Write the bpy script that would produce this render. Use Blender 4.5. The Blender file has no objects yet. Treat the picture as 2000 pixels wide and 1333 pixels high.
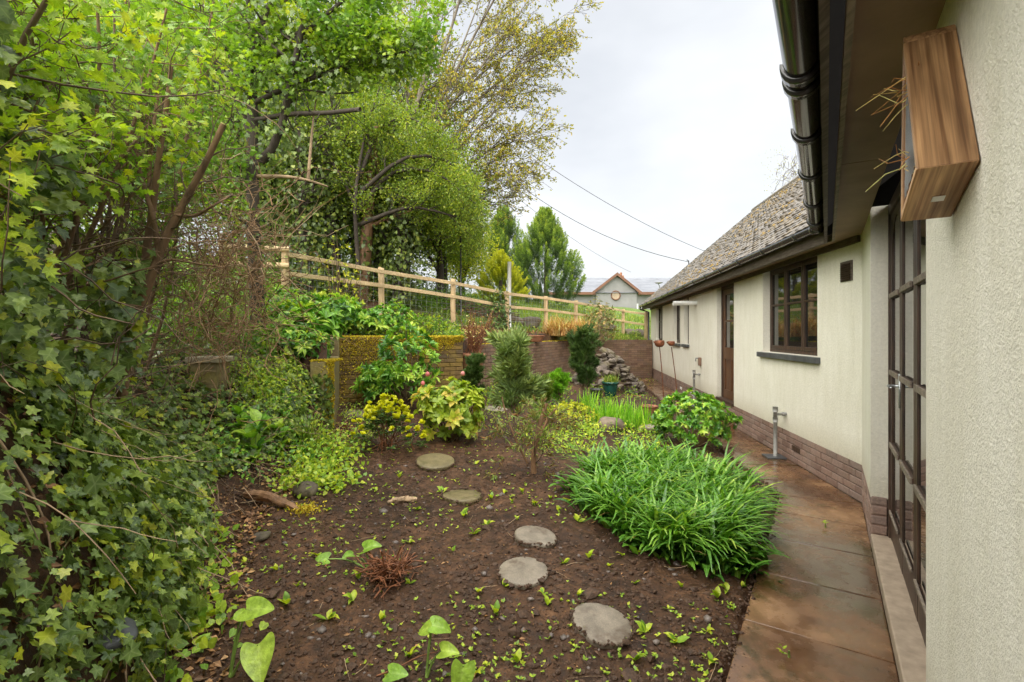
import bpy, math, random
import numpy as np
from mathutils import Vector
R = math.radians
S = bpy.context.scene
COL = S.collection
rng = np.random.default_rng(11)
random.seed(5)

# ------------------------------------------------------------------ camera, sky, sun, exposure
cam_d = bpy.data.cameras.new('camera'); cam = bpy.data.objects.new('camera', cam_d); COL.objects.link(cam)
cam.location = (0, 0, 1.6); cam.rotation_euler = (R(90), 0, 0)
cam_d.sensor_width = 36; cam_d.lens = 17.0; cam_d.shift_y = -14.5 / 2000
cam_d.clip_start = 0.02; cam_d.clip_end = 2000
S.camera = cam
SUN_EL, SUN_ROT = 46, 216          # soft light from behind the camera, a little from the garden side
world = bpy.data.worlds.new('World'); S.world = world; world.use_nodes = True
wn = world.node_tree.nodes; wl = world.node_tree.links
bg = wn['Background']
sky = wn.new('ShaderNodeTexSky'); sky.sky_type = 'NISHITA'; sky.sun_disc = False
sky.sun_elevation = R(SUN_EL); sky.sun_rotation = R(SUN_ROT); sky.dust_density = 4
sky.air_density = 1.2
tc = wn.new('ShaderNodeTexCoord'); mp = wn.new('ShaderNodeMapping'); mp.inputs['Scale'].default_value = (1, 1, 2.2)
nz = wn.new('ShaderNodeTexNoise'); nz.inputs['Scale'].default_value = 1.5; nz.inputs['Detail'].default_value = 5; nz.inputs['Roughness'].default_value = .5
rp = wn.new('ShaderNodeValToRGB'); rp.color_ramp.elements[0].position = .34; rp.color_ramp.elements[1].position = .66
rp.color_ramp.elements[0].color = (1.95, 2.04, 2.18, 1); rp.color_ramp.elements[1].color = (2.95, 3.0, 3.05, 1)
mx = wn.new('ShaderNodeMix'); mx.data_type = 'RGBA'; mx.inputs[0].default_value = .93
wl.new(tc.outputs['Generated'], mp.inputs[0]); wl.new(mp.outputs[0], nz.inputs['Vector']); wl.new(nz.outputs[0], rp.inputs[0])
wl.new(sky.outputs[0], mx.inputs[6]); wl.new(rp.outputs[0], mx.inputs[7]); wl.new(mx.outputs[2], bg.inputs[0])
bg.inputs[1].default_value = .05
sun_d = bpy.data.lights.new('sun', 'SUN'); sun = bpy.data.objects.new('sun', sun_d); COL.objects.link(sun)
sun_d.energy = 1.5; sun_d.angle = R(125); sun_d.color = (1, .965, .88)
az = R(SUN_ROT)      # direction towards the sun
sv = Vector((math.sin(az) * math.cos(R(SUN_EL)), math.cos(az) * math.cos(R(SUN_EL)), math.sin(R(SUN_EL))))
sun.rotation_euler = sv.to_track_quat('Z', 'Y').to_euler()
S.view_settings.view_transform = 'Standard'; S.view_settings.look = 'None'
S.view_settings.exposure = 2.84; S.view_settings.gamma = 1
S.render.engine = 'CYCLES'
S.cycles.max_bounces = 7; S.cycles.diffuse_bounces = 4; S.cycles.glossy_bounces = 3; S.cycles.transmission_bounces = 4
S.cycles.use_denoising = True; S.cycles.use_adaptive_sampling = True; S.cycles.adaptive_threshold = .02
S.cycles.caustics_reflective = False; S.cycles.caustics_refractive = False

# ------------------------------------------------------------------ helpers
F = 944.0
def P(px, py, Y):
    return np.array([(px - 1000) / F * Y, Y, 1.6 - (py - 652) / F * Y])
def hsh(ix, iy, s):
    v = np.sin(ix * 127.1 + iy * 311.7 + s * 74.7) * 43758.5453
    return v - np.floor(v)
def vn(x, y, s=0):
    ix, iy = np.floor(x), np.floor(y); fx, fy = x - ix, y - iy
    fx = fx * fx * (3 - 2 * fx); fy = fy * fy * (3 - 2 * fy)
    a = hsh(ix, iy, s); b = hsh(ix + 1, iy, s); c = hsh(ix, iy + 1, s); d = hsh(ix + 1, iy + 1, s)
    return (a + (b - a) * fx) * (1 - fy) + (c + (d - c) * fx) * fy - .5
def fbm(x, y, f, o=4, s=0):
    r = 0; a = 1
    for i in range(o):
        r = r + a * vn(x * f, y * f, s + i); f *= 2.03; a *= .52
    return r
def ss(a, b, x):
    t = np.clip((x - a) / (b - a), 0, 1); return t * t * (3 - 2 * t)

def tag(o, label=None, cat=None, group=None, kind=None):
    if label: o['label'] = label
    if cat: o['category'] = cat
    if group: o['group'] = group
    if kind: o['kind'] = kind
    return o
def empty(name, loc=(0, 0, 0), label=None, cat=None, group=None):
    o = bpy.data.objects.new(name, None); COL.objects.link(o); o.location = tuple(float(v) for v in loc); o.empty_display_size = .1
    return tag(o, label, cat, group)
def mesh_np(name, V, faces_flat, counts, mat, parent=None, rnd=None, smooth=False, me_only=False, rib=None):
    """V (n,3) world coords; faces as flat index array + loop counts"""
    V = np.asarray(V, float)
    me = bpy.data.meshes.new(name)
    nl = len(faces_flat); nf = len(counts)
    me.vertices.add(len(V)); me.vertices.foreach_set('co', V.astype(np.float32).ravel())
    me.loops.add(nl); me.loops.foreach_set('vertex_index', np.asarray(faces_flat, np.int32))
    me.polygons.add(nf)
    st = np.concatenate([[0], np.cumsum(counts)[:-1]]).astype(np.int32)
    me.polygons.foreach_set('loop_start', st)
    me.update()
    me.polygons.foreach_set('use_smooth', np.full(nf, bool(smooth)))
    if rib is not None:
        a = me.attributes.new('rib', 'FLOAT', 'POINT'); a.data.foreach_set('value', np.asarray(rib, np.float32))
    if rnd is not None:
        a = me.attributes.new('rnd', 'FLOAT', 'POINT'); a.data.foreach_set('value', np.asarray(rnd, np.float32))
    me.update(); me.validate()
    if mat: me.materials.append(mat)
    if me_only: return me
    return link(name, me, parent)
def link(name, me, parent=None):
    o = bpy.data.objects.new(name, me); COL.objects.link(o)
    if parent is not None:
        o.parent = parent
        p = parent; off = Vector((0, 0, 0))
        while p is not None: off += Vector(p.location); p = p.parent
        o.location = -off            # geometry is in world coordinates
    return o
class MB:
    """collects shapes into one mesh"""
    def __init__(s): s.v = []; s.f = []; s.r = []; s.n = 0
    def add(s, V, Fs, r=None):
        s.v.extend([tuple(map(float, v)) for v in V]); s.f.extend([tuple(i + s.n for i in f) for f in Fs]); s.n += len(V)
        s.r.extend([random.random() if r is None else r] * len(V)); return s
    def box(s, o, a, b, c):
        """box from corner o spanned by vectors a, b, c"""
        o, a, b, c = map(lambda q: np.array(q, float), (o, a, b, c))
        V = [o, o + a, o + a + b, o + b, o + c, o + a + c, o + a + b + c, o + b + c]
        Fs = [(0, 3, 2, 1), (4, 5, 6, 7), (0, 1, 5, 4), (1, 2, 6, 5), (2, 3, 7, 6), (3, 0, 4, 7)]
        if np.dot(np.cross(a, b), c) < 0: Fs = [f[::-1] for f in Fs]
        return s.add(V, Fs)
    def tube(s, pts, rad, sides=8, cap=True):
        pts = np.asarray(pts, float); K = len(pts)
        rad = np.full(K, rad, float) if np.isscalar(rad) else np.asarray(rad, float)
        V, q = tube_np(pts[None], rad[None], sides)
        Fs = [tuple(x) for x in q]
        if cap: Fs += [tuple(range(sides))[::-1], tuple(range((K - 1) * sides, K * sides))]
        return s.add(V, Fs)
    def lathe(s, c, prof, sides=20):
        """prof list of (r, z)"""
        V = []; Fs = []
        for r, z in prof:
            for k in range(sides):
                a = 2 * math.pi * k / sides; V.append((c[0] + r * math.cos(a), c[1] + r * math.sin(a), c[2] + z))
        for i in range(len(prof) - 1):
            for k in range(sides):
                k2 = (k + 1) % sides; Fs.append((i * sides + k, i * sides + k2, (i + 1) * sides + k2, (i + 1) * sides + k))
        Fs.append(tuple(range(sides))[::-1]); Fs.append(tuple(range((len(prof) - 1) * sides, len(prof) * sides)))
        return s.add(V, Fs)
    def build(s, name, mat, parent=None, smooth=False, bevel=0):
        flat = [i for f in s.f for i in f]
        o = mesh_np(name, np.array(s.v), flat, [len(f) for f in s.f], mat, parent, s.r, smooth)
        if bevel:
            m = o.modifiers.new('bevel', 'BEVEL'); m.width = bevel; m.segments = 2; m.limit_method = 'ANGLE'
        return o
def tube_np(polys, rad, sides):
    """polys (n,K,3), rad (n,K) -> verts, quads"""
    n, K, _ = polys.shape
    t = np.gradient(polys, axis=1); t /= np.linalg.norm(t, axis=2, keepdims=True) + 1e-9
    tm = t.mean(1); ref = np.where(np.abs(tm[:, 2:3]) > .8, np.array([[1., .13, 0]]), np.array([[.1, .05, 1.]]))
    a = np.cross(t, ref[:, None, :]); a /= np.linalg.norm(a, axis=2, keepdims=True) + 1e-9
    b = np.cross(t, a)
    th = np.linspace(0, 2 * np.pi, sides, endpoint=False)
    V = polys[:, :, None, :] + rad[:, :, None, None] * (np.cos(th)[None, None, :, None] * a[:, :, None, :] + np.sin(th)[None, None, :, None] * b[:, :, None, :])
    V = V.reshape(-1, 3)
    i = np.arange(K - 1)[:, None] * sides; k = np.arange(sides)[None]; k2 = (k + 1) % sides
    q = np.stack([i + k, i + sides + k, i + sides + k2, i + k2], -1).reshape(-1, 4)
    Q = (q[None] + (np.arange(n) * K * sides)[:, None, None]).reshape(-1, 4)
    return V, Q
def tubes_obj(name, groups, mat, parent=None):
    """groups: list of (polys, rad, sides)"""
    Vs = []; Qs = []; n = 0; rn = []
    for po, ra, sd in groups:
        V, Q = tube_np(np.asarray(po, float), np.asarray(ra, float), sd); Vs.append(V); Qs.append(Q + n); n += len(V)
        rn.append(np.repeat(rng.random(len(po)), len(V) // len(po)))
    Q = np.concatenate(Qs)
    return mesh_np(name, np.concatenate(Vs), Q.ravel(), np.full(len(Q), 4), mat, parent, np.concatenate(rn), True)

# ---- leaves
def tmpl(pts, faces, rib=None):
    p = np.array(pts, float); return p, [tuple(f) for f in faces], (np.abs(p[:, 0]) < 1e-6).astype(float) if rib is None else np.array(rib, float)
T4 = tmpl([(0, 0, 0), (-.26, .45, .07), (.26, .45, .07), (0, 1, -.08), (0, .45, 0)], [(0, 4, 1), (4, 3, 1), (0, 2, 4), (4, 2, 3)])
T2 = tmpl([(0, 0, 0), (-.3, .5, .06), (.3, .5, .06), (0, 1, -.05)], [(0, 3, 1), (0, 2, 3)])
TOV = tmpl([(0, 0, 0), (-.17, .22, .05), (-.24, .52, .07), (-.13, .8, .02), (.17, .22, .05), (.24, .52, .07), (.13, .8, .02), (0, .25, 0), (0, .54, .02), (0, .8, -.03), (0, 1, -.12)],
           [(0, 7, 1), (1, 7, 8, 2), (2, 8, 9, 3), (3, 9, 10), (0, 4, 7), (4, 5, 8, 7), (5, 6, 9, 8), (6, 10, 9)])
TROUND = tmpl([(0, 0, 0), (-.4, .1, .03), (-.5, .5, .06), (-.3, .85, .02), (.4, .1, .03), (.5, .5, .06), (.3, .85, .02), (0, .5, -.03), (0, 1, 0)],
              [(0, 7, 2, 1), (2, 7, 3), (3, 7, 8), (0, 4, 5, 7), (5, 6, 7), (6, 8, 7)])
def fan(out, c=(0, .36, -.02), curl=-.1):
    pts = [(c[0], c[1], c[2])] + [(x, y, curl * (x * x) * 1.3 + .04 * math.sin(7 * y) - .12 * max(0, y - .5)) for x, y in out]
    n = len(out); rd = [math.hypot(x - c[0], y - c[1]) for x, y in out]
    rib = [1.] + [1. if rd[i] > rd[i - 1] and rd[i] > rd[(i + 1) % n] else 0. for i in range(n)]
    return tmpl(pts, [(0, 1 + (i + 1) % n, 1 + i) for i in range(n)], rib)
TIVY = fan([(0, .1), (-.2, -.06), (-.5, .1), (-.36, .3), (-.5, .56), (-.2, .6), (0, 1), (.2, .6), (.5, .56), (.36, .3), (.5, .1), (.2, -.06)])
TIVY2 = fan([(0, .1), (-.22, -.08), (-.44, .2), (-.36, .55), (0, 1), (.36, .55), (.44, .2), (.22, -.08)])
TMAP = fan([(0, .0), (-.3, .02), (-.22, .2), (-.56, .36), (-.3, .44), (-.42, .8), (-.13, .66), (0, 1), (.13, .66), (.42, .8), (.3, .44), (.56, .36), (.22, .2), (.3, .02)])
TARUM = tmpl([(0, 0, 0), (-.34, -.26, .02), (-.44, .05, .07), (-.36, .42, .08), (-.17, .75, .03), (.34, -.26, .02), (.44, .05, .07), (.36, .42, .08), (.17, .75, .03), (0, .22, -.01), (0, .5, .0), (0, .78, -.04), (0, 1, -.1), (-.13, -.1, 0), (.13, -.1, 0)],
             [(0, 9, 2, 13), (13, 2, 1), (2, 9, 10, 3), (3, 10, 11, 4), (4, 11, 12), (0, 14, 6, 9), (14, 5, 6), (6, 7, 10, 9), (7, 8, 11, 10), (8, 12, 11)])
def unit(v): return v / (np.linalg.norm(v, axis=-1, keepdims=True) + 1e-9)
def rdir(n, up=0., s=None):
    v = rng.normal(size=(n, 3)); v = unit(v); v[:, 2] += up; return unit(v)
def leaf_arrays(T, pos, tip, nrm, size, wid=1.):
    tv, tf = T[:2]
    pos = np.asarray(pos, float); n = len(pos)
    tip = unit(np.asarray(tip, float)); x = unit(np.cross(tip, nrm)); z = np.cross(x, tip)
    size = np.broadcast_to(np.asarray(size, float), (n,)); wid = np.broadcast_to(np.asarray(wid, float), (n,))
    V = pos[:, None, :] + size[:, None, None] * (tv[None, :, 0:1] * wid[:, None, None] * x[:, None, :] + tv[None, :, 1:2] * tip[:, None, :] + tv[None, :, 2:3] * rng.uniform(.3, 2.4, n)[:, None, None] * z[:, None, :])
    k = len(tv)
    flat = np.concatenate([np.array(f) for f in tf]); cnt = np.array([len(f) for f in tf])
    return V.reshape(-1, 3), (flat[None] + (np.arange(n) * k)[:, None]).ravel(), np.tile(cnt, n), k
def leaves(name, mat, parent, parts, smooth=True):
    """parts: list of (T, pos, tip, nrm, size, wid, rnd)"""
    Vs, Fs, Cs, Rs, Bs = [], [], [], [], []; n = 0
    for (T, pos, tip, nrm, size, wid, rnd) in parts:
        if len(pos) == 0: continue
        V, f, c, k = leaf_arrays(T, pos, tip, nrm, size, wid)
        Vs.append(V); Fs.append(f + n); Cs.append(c); n += len(V)
        rn = rng.random(len(pos)) if rnd is None else np.broadcast_to(rnd, (len(pos),)); Rs.append(np.repeat(rn, k)); Bs.append(np.tile(T[2], len(pos)))
    return mesh_np(name, np.concatenate(Vs), np.concatenate(Fs), np.concatenate(Cs), mat, parent, np.concatenate(Rs), smooth, False, np.concatenate(Bs))
def merge(name, mat, parent, arrs, smooth=True):
    """arrs: list of (V, flat, counts, rnd)"""
    Vs, Fs, Cs, Rs = [], [], [], []; n = 0
    for V, f, c, r in arrs:
        Vs.append(V); Fs.append(np.asarray(f) + n); Cs.append(c); Rs.append(r); n += len(V)
    return mesh_np(name, np.concatenate(Vs), np.concatenate(Fs), np.concatenate(Cs), mat, parent, np.concatenate(Rs), smooth, False, np.tile([0., 1., 0.], n // 3))
def straps(base, az, length, width, a0, curve, K=6, fold=.25, rnd=None, tipw=0.05, peak=.45):
    """arching strap leaves -> arrays"""
    n = len(base); base = np.asarray(base, float)
    length, width, a0, curve = [np.broadcast_to(np.asarray(q, float), (n,)) for q in (length, width, a0, curve)]
    t = np.linspace(0, 1, K)
    ang = a0[:, None] + curve[:, None] * t[None] ** 1.4
    dr = np.sin(ang) * length[:, None] / (K - 1); dz = np.cos(ang) * length[:, None] / (K - 1)
    r = np.concatenate([np.zeros((n, 1)), np.cumsum((dr[:, 1:] + dr[:, :-1]) / 2, 1)], 1); z = np.concatenate([np.zeros((n, 1)), np.cumsum((dz[:, 1:] + dz[:, :-1]) / 2, 1)], 1)
    ca, sa = np.cos(az), np.sin(az)
    mid = base[:, None, :] + np.stack([r * ca[:, None], r * sa[:, None], z], -1)
    w = width[:, None] * (np.minimum(1, .55 + t / peak * .45) * np.clip((1 - t) / (1 - peak), tipw, 1) ** .7)[None] * .5
    side = np.stack([-sa, ca, np.zeros(n)], -1)[:, None, :]
    up = np.stack([-np.cos(ang) * ca[:, None], -np.cos(ang) * sa[:, None], np.sin(ang)], -1)
    V = np.stack([mid - side * w[..., None] + up * w[..., None] * fold, mid, mid + side * w[..., None] + up * w[..., None] * fold], 2)  # n,K,3,3
    i = np.arange(K - 1)[:, None] * 3; k = np.arange(2)[None]
    q = np.stack([i + k, i + k + 1, i + 3 + k + 1, i + 3 + k], -1).reshape(-1, 4)
    Q = (q[None] + (np.arange(n) * K * 3)[:, None, None]).reshape(-1, 4)
    rn = np.repeat(rng.random(n) if rnd is None else np.broadcast_to(rnd, (n,)), K * 3)
    return V.reshape(-1, 3), Q.ravel(), np.full(len(Q), 4), rn

# ---- branching
def spread(parents, prad, nch, t0, t1, ang, ln, wander=.12, up=0., K=5, rr=.55, bias=None, taper=.35):
    """children of a set of polylines: returns polys (n*nch,K,3), rad"""
    n, Kp, _ = parents.shape; m = n * nch
    idx = np.repeat(np.arange(n), nch)
    t = t0 + (t1 - t0) * (np.tile((np.arange(nch) + .5) / nch, n) + rng.uniform(-.5, .5, m) / nch)
    f = t * (Kp - 1); i = np.minimum(f.astype(int), Kp - 2); fr = (f - i)[:, None]
    p = parents[idx, i] * (1 - fr) + parents[idx, i + 1] * fr
    tg = unit(parents[idx, i + 1] - parents[idx, i])
    perp = unit(np.cross(tg, rng.normal(size=(m, 3))))
    a = rng.uniform(ang[0], ang[1], m)[:, None]
    d = tg * np.cos(a) + perp * np.sin(a)
    d[:, 2] += up
    if bias is not None: d = d + np.asarray(bias)
    d = unit(d)
    L = rng.uniform(ln[0], ln[1], m) * (1.15 - .5 * t)
    pts = [p]; step = (L / (K - 1))[:, None]
    for k in range(K - 1):
        d = unit(d + rng.normal(size=(m, 3)) * wander + np.array([0, 0, up * .25])); pts.append(pts[-1] + d * step)
    r = (prad[idx, i] * (1 - fr[:, 0]) + prad[idx, i + 1] * fr[:, 0]) * rr
    rad = r[:, None] * np.linspace(1, taper, K)[None]
    return np.stack(pts, 1), rad
def along(polys, per, t0=.2, t1=1.):
    """points + tangents along polylines"""
    n, K, _ = polys.shape; idx = np.repeat(np.arange(n), per); m = n * per
    f = rng.uniform(t0, t1, m) * (K - 1); i = np.minimum(f.astype(int), K - 2); fr = (f - i)[:, None]
    return polys[idx, i] * (1 - fr) + polys[idx, i + 1] * fr, unit(polys[idx, i + 1] - polys[idx, i]), idx
def smoothline(pts, K=8):
    pts = np.asarray(pts, float); d = np.concatenate([[0], np.cumsum(np.linalg.norm(np.diff(pts, axis=0), axis=1))]); d /= d[-1]
    # catmull-like resample
    t = np.linspace(0, 1, K); out = np.stack([np.interp(t, d, pts[:, k]) for k in range(3)], 1)
    for _ in range(1): out[1:-1] = (out[:-2] + 2 * out[1:-1] + out[2:]) / 4
    return out

# ------------------------------------------------------------------ materials
def newmat(name):
    m = bpy.data.materials.new(name); m.use_nodes = True
    nt = m.node_tree; return m, nt.nodes, nt.links, nt.nodes['Principled BSDF']
def ramp(nd, stops):
    r = nd.new('ShaderNodeValToRGB'); e = r.color_ramp.elements
    while len(e) < len(stops): e.new(.5)
    for i, (p, c) in enumerate(stops): e[i].position = p; e[i].color = (*c, 1)
    return r
def noise(nd, ln, scale, detail=4, rough=.55, vec=None, sc3=None, coord='Object'):
    n = nd.new('ShaderNodeTexNoise'); n.inputs['Scale'].default_value = scale; n.inputs['Detail'].default_value = detail; n.inputs['Roughness'].default_value = rough
    t = nd.new('ShaderNodeTexCoord'); mpp = nd.new('ShaderNodeMapping')
    if sc3: mpp.inputs['Scale'].default_value = sc3
    if coord == 'World':
        g = nd.new('ShaderNodeNewGeometry'); ln.new(g.outputs['Position'], mpp.inputs[0])
    else: ln.new(t.outputs[coord], mpp.inputs[0])
    ln.new(mpp.outputs[0], n.inputs['Vector']); return n
def mixc(nd, ln, fac, a, b, mode='MIX'):
    m = nd.new('ShaderNodeMix'); m.data_type = 'RGBA'; m.blend_type = mode
    for sck, v in ((m.inputs[0], fac), (m.inputs[6], a), (m.inputs[7], b)):
        if hasattr(v, 'is_output'): ln.new(v, sck)
        elif isinstance(v, (int, float)): sck.default_value = v
        else: sck.default_value = (*v, 1)
    return m.outputs[2]
def bump(nd, ln, bs, h, strength=.3, dist=.01):
    b = nd.new('ShaderNodeBump'); b.inputs['Strength'].default_value = strength; b.inputs['Distance'].default_value = dist
    ln.new(h, b.inputs['Height']); ln.new(b.outputs[0], bs.inputs['Normal'])
def leafmat(name, stops, rough=.42, trans=.35, spec=.5, crinkle=0):
    m, nd, ln, bs = newmat(name)
    at = nd.new('ShaderNodeAttribute'); at.attribute_name = 'rnd'
    stops = [(p, (min(.75, c[0] * 1.75), min(.75, c[1] * 1.45), c[2] * 1.15)) for p, c in stops]
    r = ramp(nd, stops); ln.new(at.outputs['Fac'], r.inputs[0])
    nz = noise(nd, ln, 30, 2, coord='World')
    mr = ramp(nd, [(.3, (.62, .64, .6)), (.7, (1.15, 1.12, 1.1))]); ln.new(nz.outputs[0], mr.inputs[0])
    c = mixc(nd, ln, 1., r.outputs[0], mr.outputs[0], 'MULTIPLY')
    ab = nd.new('ShaderNodeAttribute'); ab.attribute_name = 'rib'; pw = nd.new('ShaderNodeMath'); pw.operation = 'POWER'; ln.new(ab.outputs['Fac'], pw.inputs[0]); pw.inputs[1].default_value = 9
    m2 = nd.new('ShaderNodeMath'); m2.operation = 'MULTIPLY'; ln.new(pw.outputs[0], m2.inputs[0]); m2.inputs[1].default_value = .55
    c = mixc(nd, ln, m2.outputs[0], c, mixc(nd, ln, .35, mixc(nd, ln, 1., c, (1.9, 1.75, 1.8), 'MULTIPLY'), (.45, .5, .3)))
    ln.new(c, bs.inputs['Base Color']); bs.inputs['Roughness'].default_value = rough
    bs.inputs['Specular IOR Level'].default_value = spec
    if crinkle: bump(nd, ln, bs, noise(nd, ln, crinkle, 3, coord='World').outputs[0], .8, .006)
    tr = nd.new('ShaderNodeBsdfTranslucent'); c2 = mixc(nd, ln, 1., c, (1.25, 1.3, .55), 'MULTIPLY'); ln.new(c2, tr.inputs[0])
    ms = nd.new('ShaderNodeMixShader'); ms.inputs[0].default_value = trans
    ln.new(bs.outputs[0], ms.inputs[1]); ln.new(tr.outputs[0], ms.inputs[2]); ln.new(ms.outputs[0], nd['Material Output'].inputs[0])
    return m
M = {}
M['ivy'] = leafmat('ivy', [(0, (.04, .085, .025)), (.4, (.085, .165, .04)), (.7, (.14, .24, .055)), (.88, (.20, .32, .05)), (1, (.30, .38, .03))], .3, .25)
M['maple'] = leafmat('maple', [(0, (.06, .16, .02)), (.4, (.14, .29, .025)), (.75, (.23, .38, .025)), (1, (.36, .45, .03))], .48, .42)
M['haw'] = leafmat('haw', [(0, (.035, .11, .02)), (.35, (.09, .22, .025)), (.75, (.18, .33, .025)), (1, (.30, .40, .03))], .45, .4)
M['dark'] = leafmat('dark', [(0, (.03, .06, .016)), (.5, (.065, .12, .03)), (.85, (.11, .19, .035)), (1, (.2, .27, .05))], .4, .25)
M['wood_far'] = leafmat('wood_far', [(0, (.05, .11, .02)), (.4, (.11, .21, .025)), (.75, (.20, .30, .03)), (1, (.30, .36, .05))], .55, .4)
M['olive'] = leafmat('olive', [(0, (.10, .13, .02)), (.45, (.20, .24, .03)), (.8, (.31, .32, .045)), (1, (.36, .30, .06))], .5, .4)
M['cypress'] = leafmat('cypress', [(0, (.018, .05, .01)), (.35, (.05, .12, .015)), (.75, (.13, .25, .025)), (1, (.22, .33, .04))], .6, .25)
M['gold'] = leafmat('gold', [(0, (.16, .24, .02)), (.5, (.34, .42, .03)), (1, (.55, .55, .04))], .55, .35)
M['rhodo'] = leafmat('rhodo', [(0, (.03, .12, .02)), (.45, (.09, .27, .03)), (.8, (.20, .42, .05)), (1, (.34, .52, .09))], .32, .3)
M['peony'] = leafmat('peony', [(0, (.10, .20, .025)), (.45, (.22, .36, .035)), (.85, (.33, .45, .06)), (1, (.36, .34, .07))], .42, .35)
M['euph'] = leafmat('euph', [(0, (.36, .42, .015)), (.5, (.52, .56, .015)), (1, (.64, .62, .03))], .5, .35)
M['strap'] = leafmat('strap', [(0, (.03, .115, .02)), (.45, (.075, .23, .03)), (.8, (.16, .36, .05)), (1, (.31, .47, .10))], .26, .25)
M['iris'] = leafmat('iris', [(0, (.07, .24, .02)), (.5, (.15, .40, .03)), (1, (.28, .52, .05))], .4, .35)
M['seed'] = leafmat('seed', [(0, (.10, .24, .03)), (.5, (.22, .40, .035)), (1, (.40, .52, .05))], .42, .35)
M['arum'] = leafmat('arum', [(0, (.10, .28, .04)), (.5, (.20, .40, .06)), (1, (.30, .48, .08))], .32, .3, crinkle=70)
M['pine'] = leafmat('pine', [(0, (.09, .18, .08)), (.5, (.19, .32, .12)), (1, (.32, .44, .16))], .55, .2)
M['pine_dark'] = leafmat('pine_dark', [(0, (.02, .06, .02)), (.5, (.05, .12, .03)), (1, (.12, .22, .06))], .5, .2)
M['pine_brown'] = leafmat('pine_brown', [(0, (.10, .055, .02)), (.25, (.17, .10, .03)), (.45, (.15, .19, .05)), (1, (.13, .25, .06))], .6, .2)
M['grass'] = leafmat('grass', [(0, (.06, .13, .02)), (.5, (.13, .24, .03)), (1, (.26, .34, .06))], .5, .35)
M['straw'] = leafmat('straw', [(0, (.22, .12, .05)), (.5, (.45, .29, .13)), (1, (.66, .50, .28))], .6, .25)
M['litter'] = leafmat('litter', [(0, (.05, .026, .014)), (.5, (.13, .07, .035)), (.85, (.26, .16, .08)), (1, (.36, .26, .15))], .6, .15)
M['greybush'] = leafmat('greybush', [(0, (.06, .09, .04)), (.5, (.14, .18, .07)), (.85, (.25, .27, .11)), (1, (.36, .28, .14))], .5, .3)
M['moss'] = leafmat('moss', [(0, (.20, .17, .01)), (.5, (.38, .33, .015)), (1, (.55, .47, .03))], .8, .2)
M['pink'] = leafmat('pink', [(0, (.55, .10, .16)), (1, (.75, .28, .32))], .5, .3)

def simple(name, col, rough=.5, metal=0., var=.25, scale=8, bmp=0., bs_=20, spec=.5, sc3=None):
    m, nd, ln, bs = newmat(name)
    nz = noise(nd, ln, scale, 5, .6, sc3=sc3)
    a = tuple(c * (1 - var) for c in col); b = tuple(min(1, c * (1 + var)) for c in col)
    r = ramp(nd, [(.3, a), (.7, b)]); ln.new(nz.outputs[0], r.inputs[0]); ln.new(r.outputs[0], bs.inputs['Base Color'])
    bs.inputs['Roughness'].default_value = rough; bs.inputs['Metallic'].default_value = metal; bs.inputs['Specular IOR Level'].default_value = spec
    if bmp:
        n2 = noise(nd, ln, bs_, 6, .6, sc3=sc3); bump(nd, ln, bs, n2.outputs[0], bmp, .01)
    return m
M['bark'] = simple('bark', (.19, .115, .06), .85, var=.5, scale=14, bmp=.8, bs_=30, sc3=(1, 1, .25))
M['bark_dark'] = simple('bark_dark', (.055, .042, .03), .85, var=.5, scale=12, bmp=.8, bs_=30, sc3=(1, 1, .25))
M['bark_grey'] = simple('bark_grey', (.17, .145, .11), .85, var=.4, scale=10, bmp=.6, bs_=26, sc3=(1, 1, .3))
M['bark_red'] = simple('bark_red', (.22, .12, .06), .7, var=.5, scale=14, bmp=.6, bs_=40, sc3=(1, 1, .2))
M['twig'] = simple('twig', (.13, .085, .05), .8, var=.6, scale=9)
M['vine'] = simple('vine', (.27, .155, .075), .75, var=.5, scale=9)
M['twig_pale'] = simple('twig_pale', (.36, .25, .15), .8, var=.4, scale=9)
M['twig_grey'] = simple('twig_grey', (.11, .085, .07), .85, var=.3, scale=4)
M['stem_green'] = simple('stem_green', (.22, .34, .07), .5, var=.3, scale=10)
M['stick_red'] = simple('stick_red', (.20, .075, .03), .55, var=.6, scale=18, bmp=.4, bs_=50)

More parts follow.
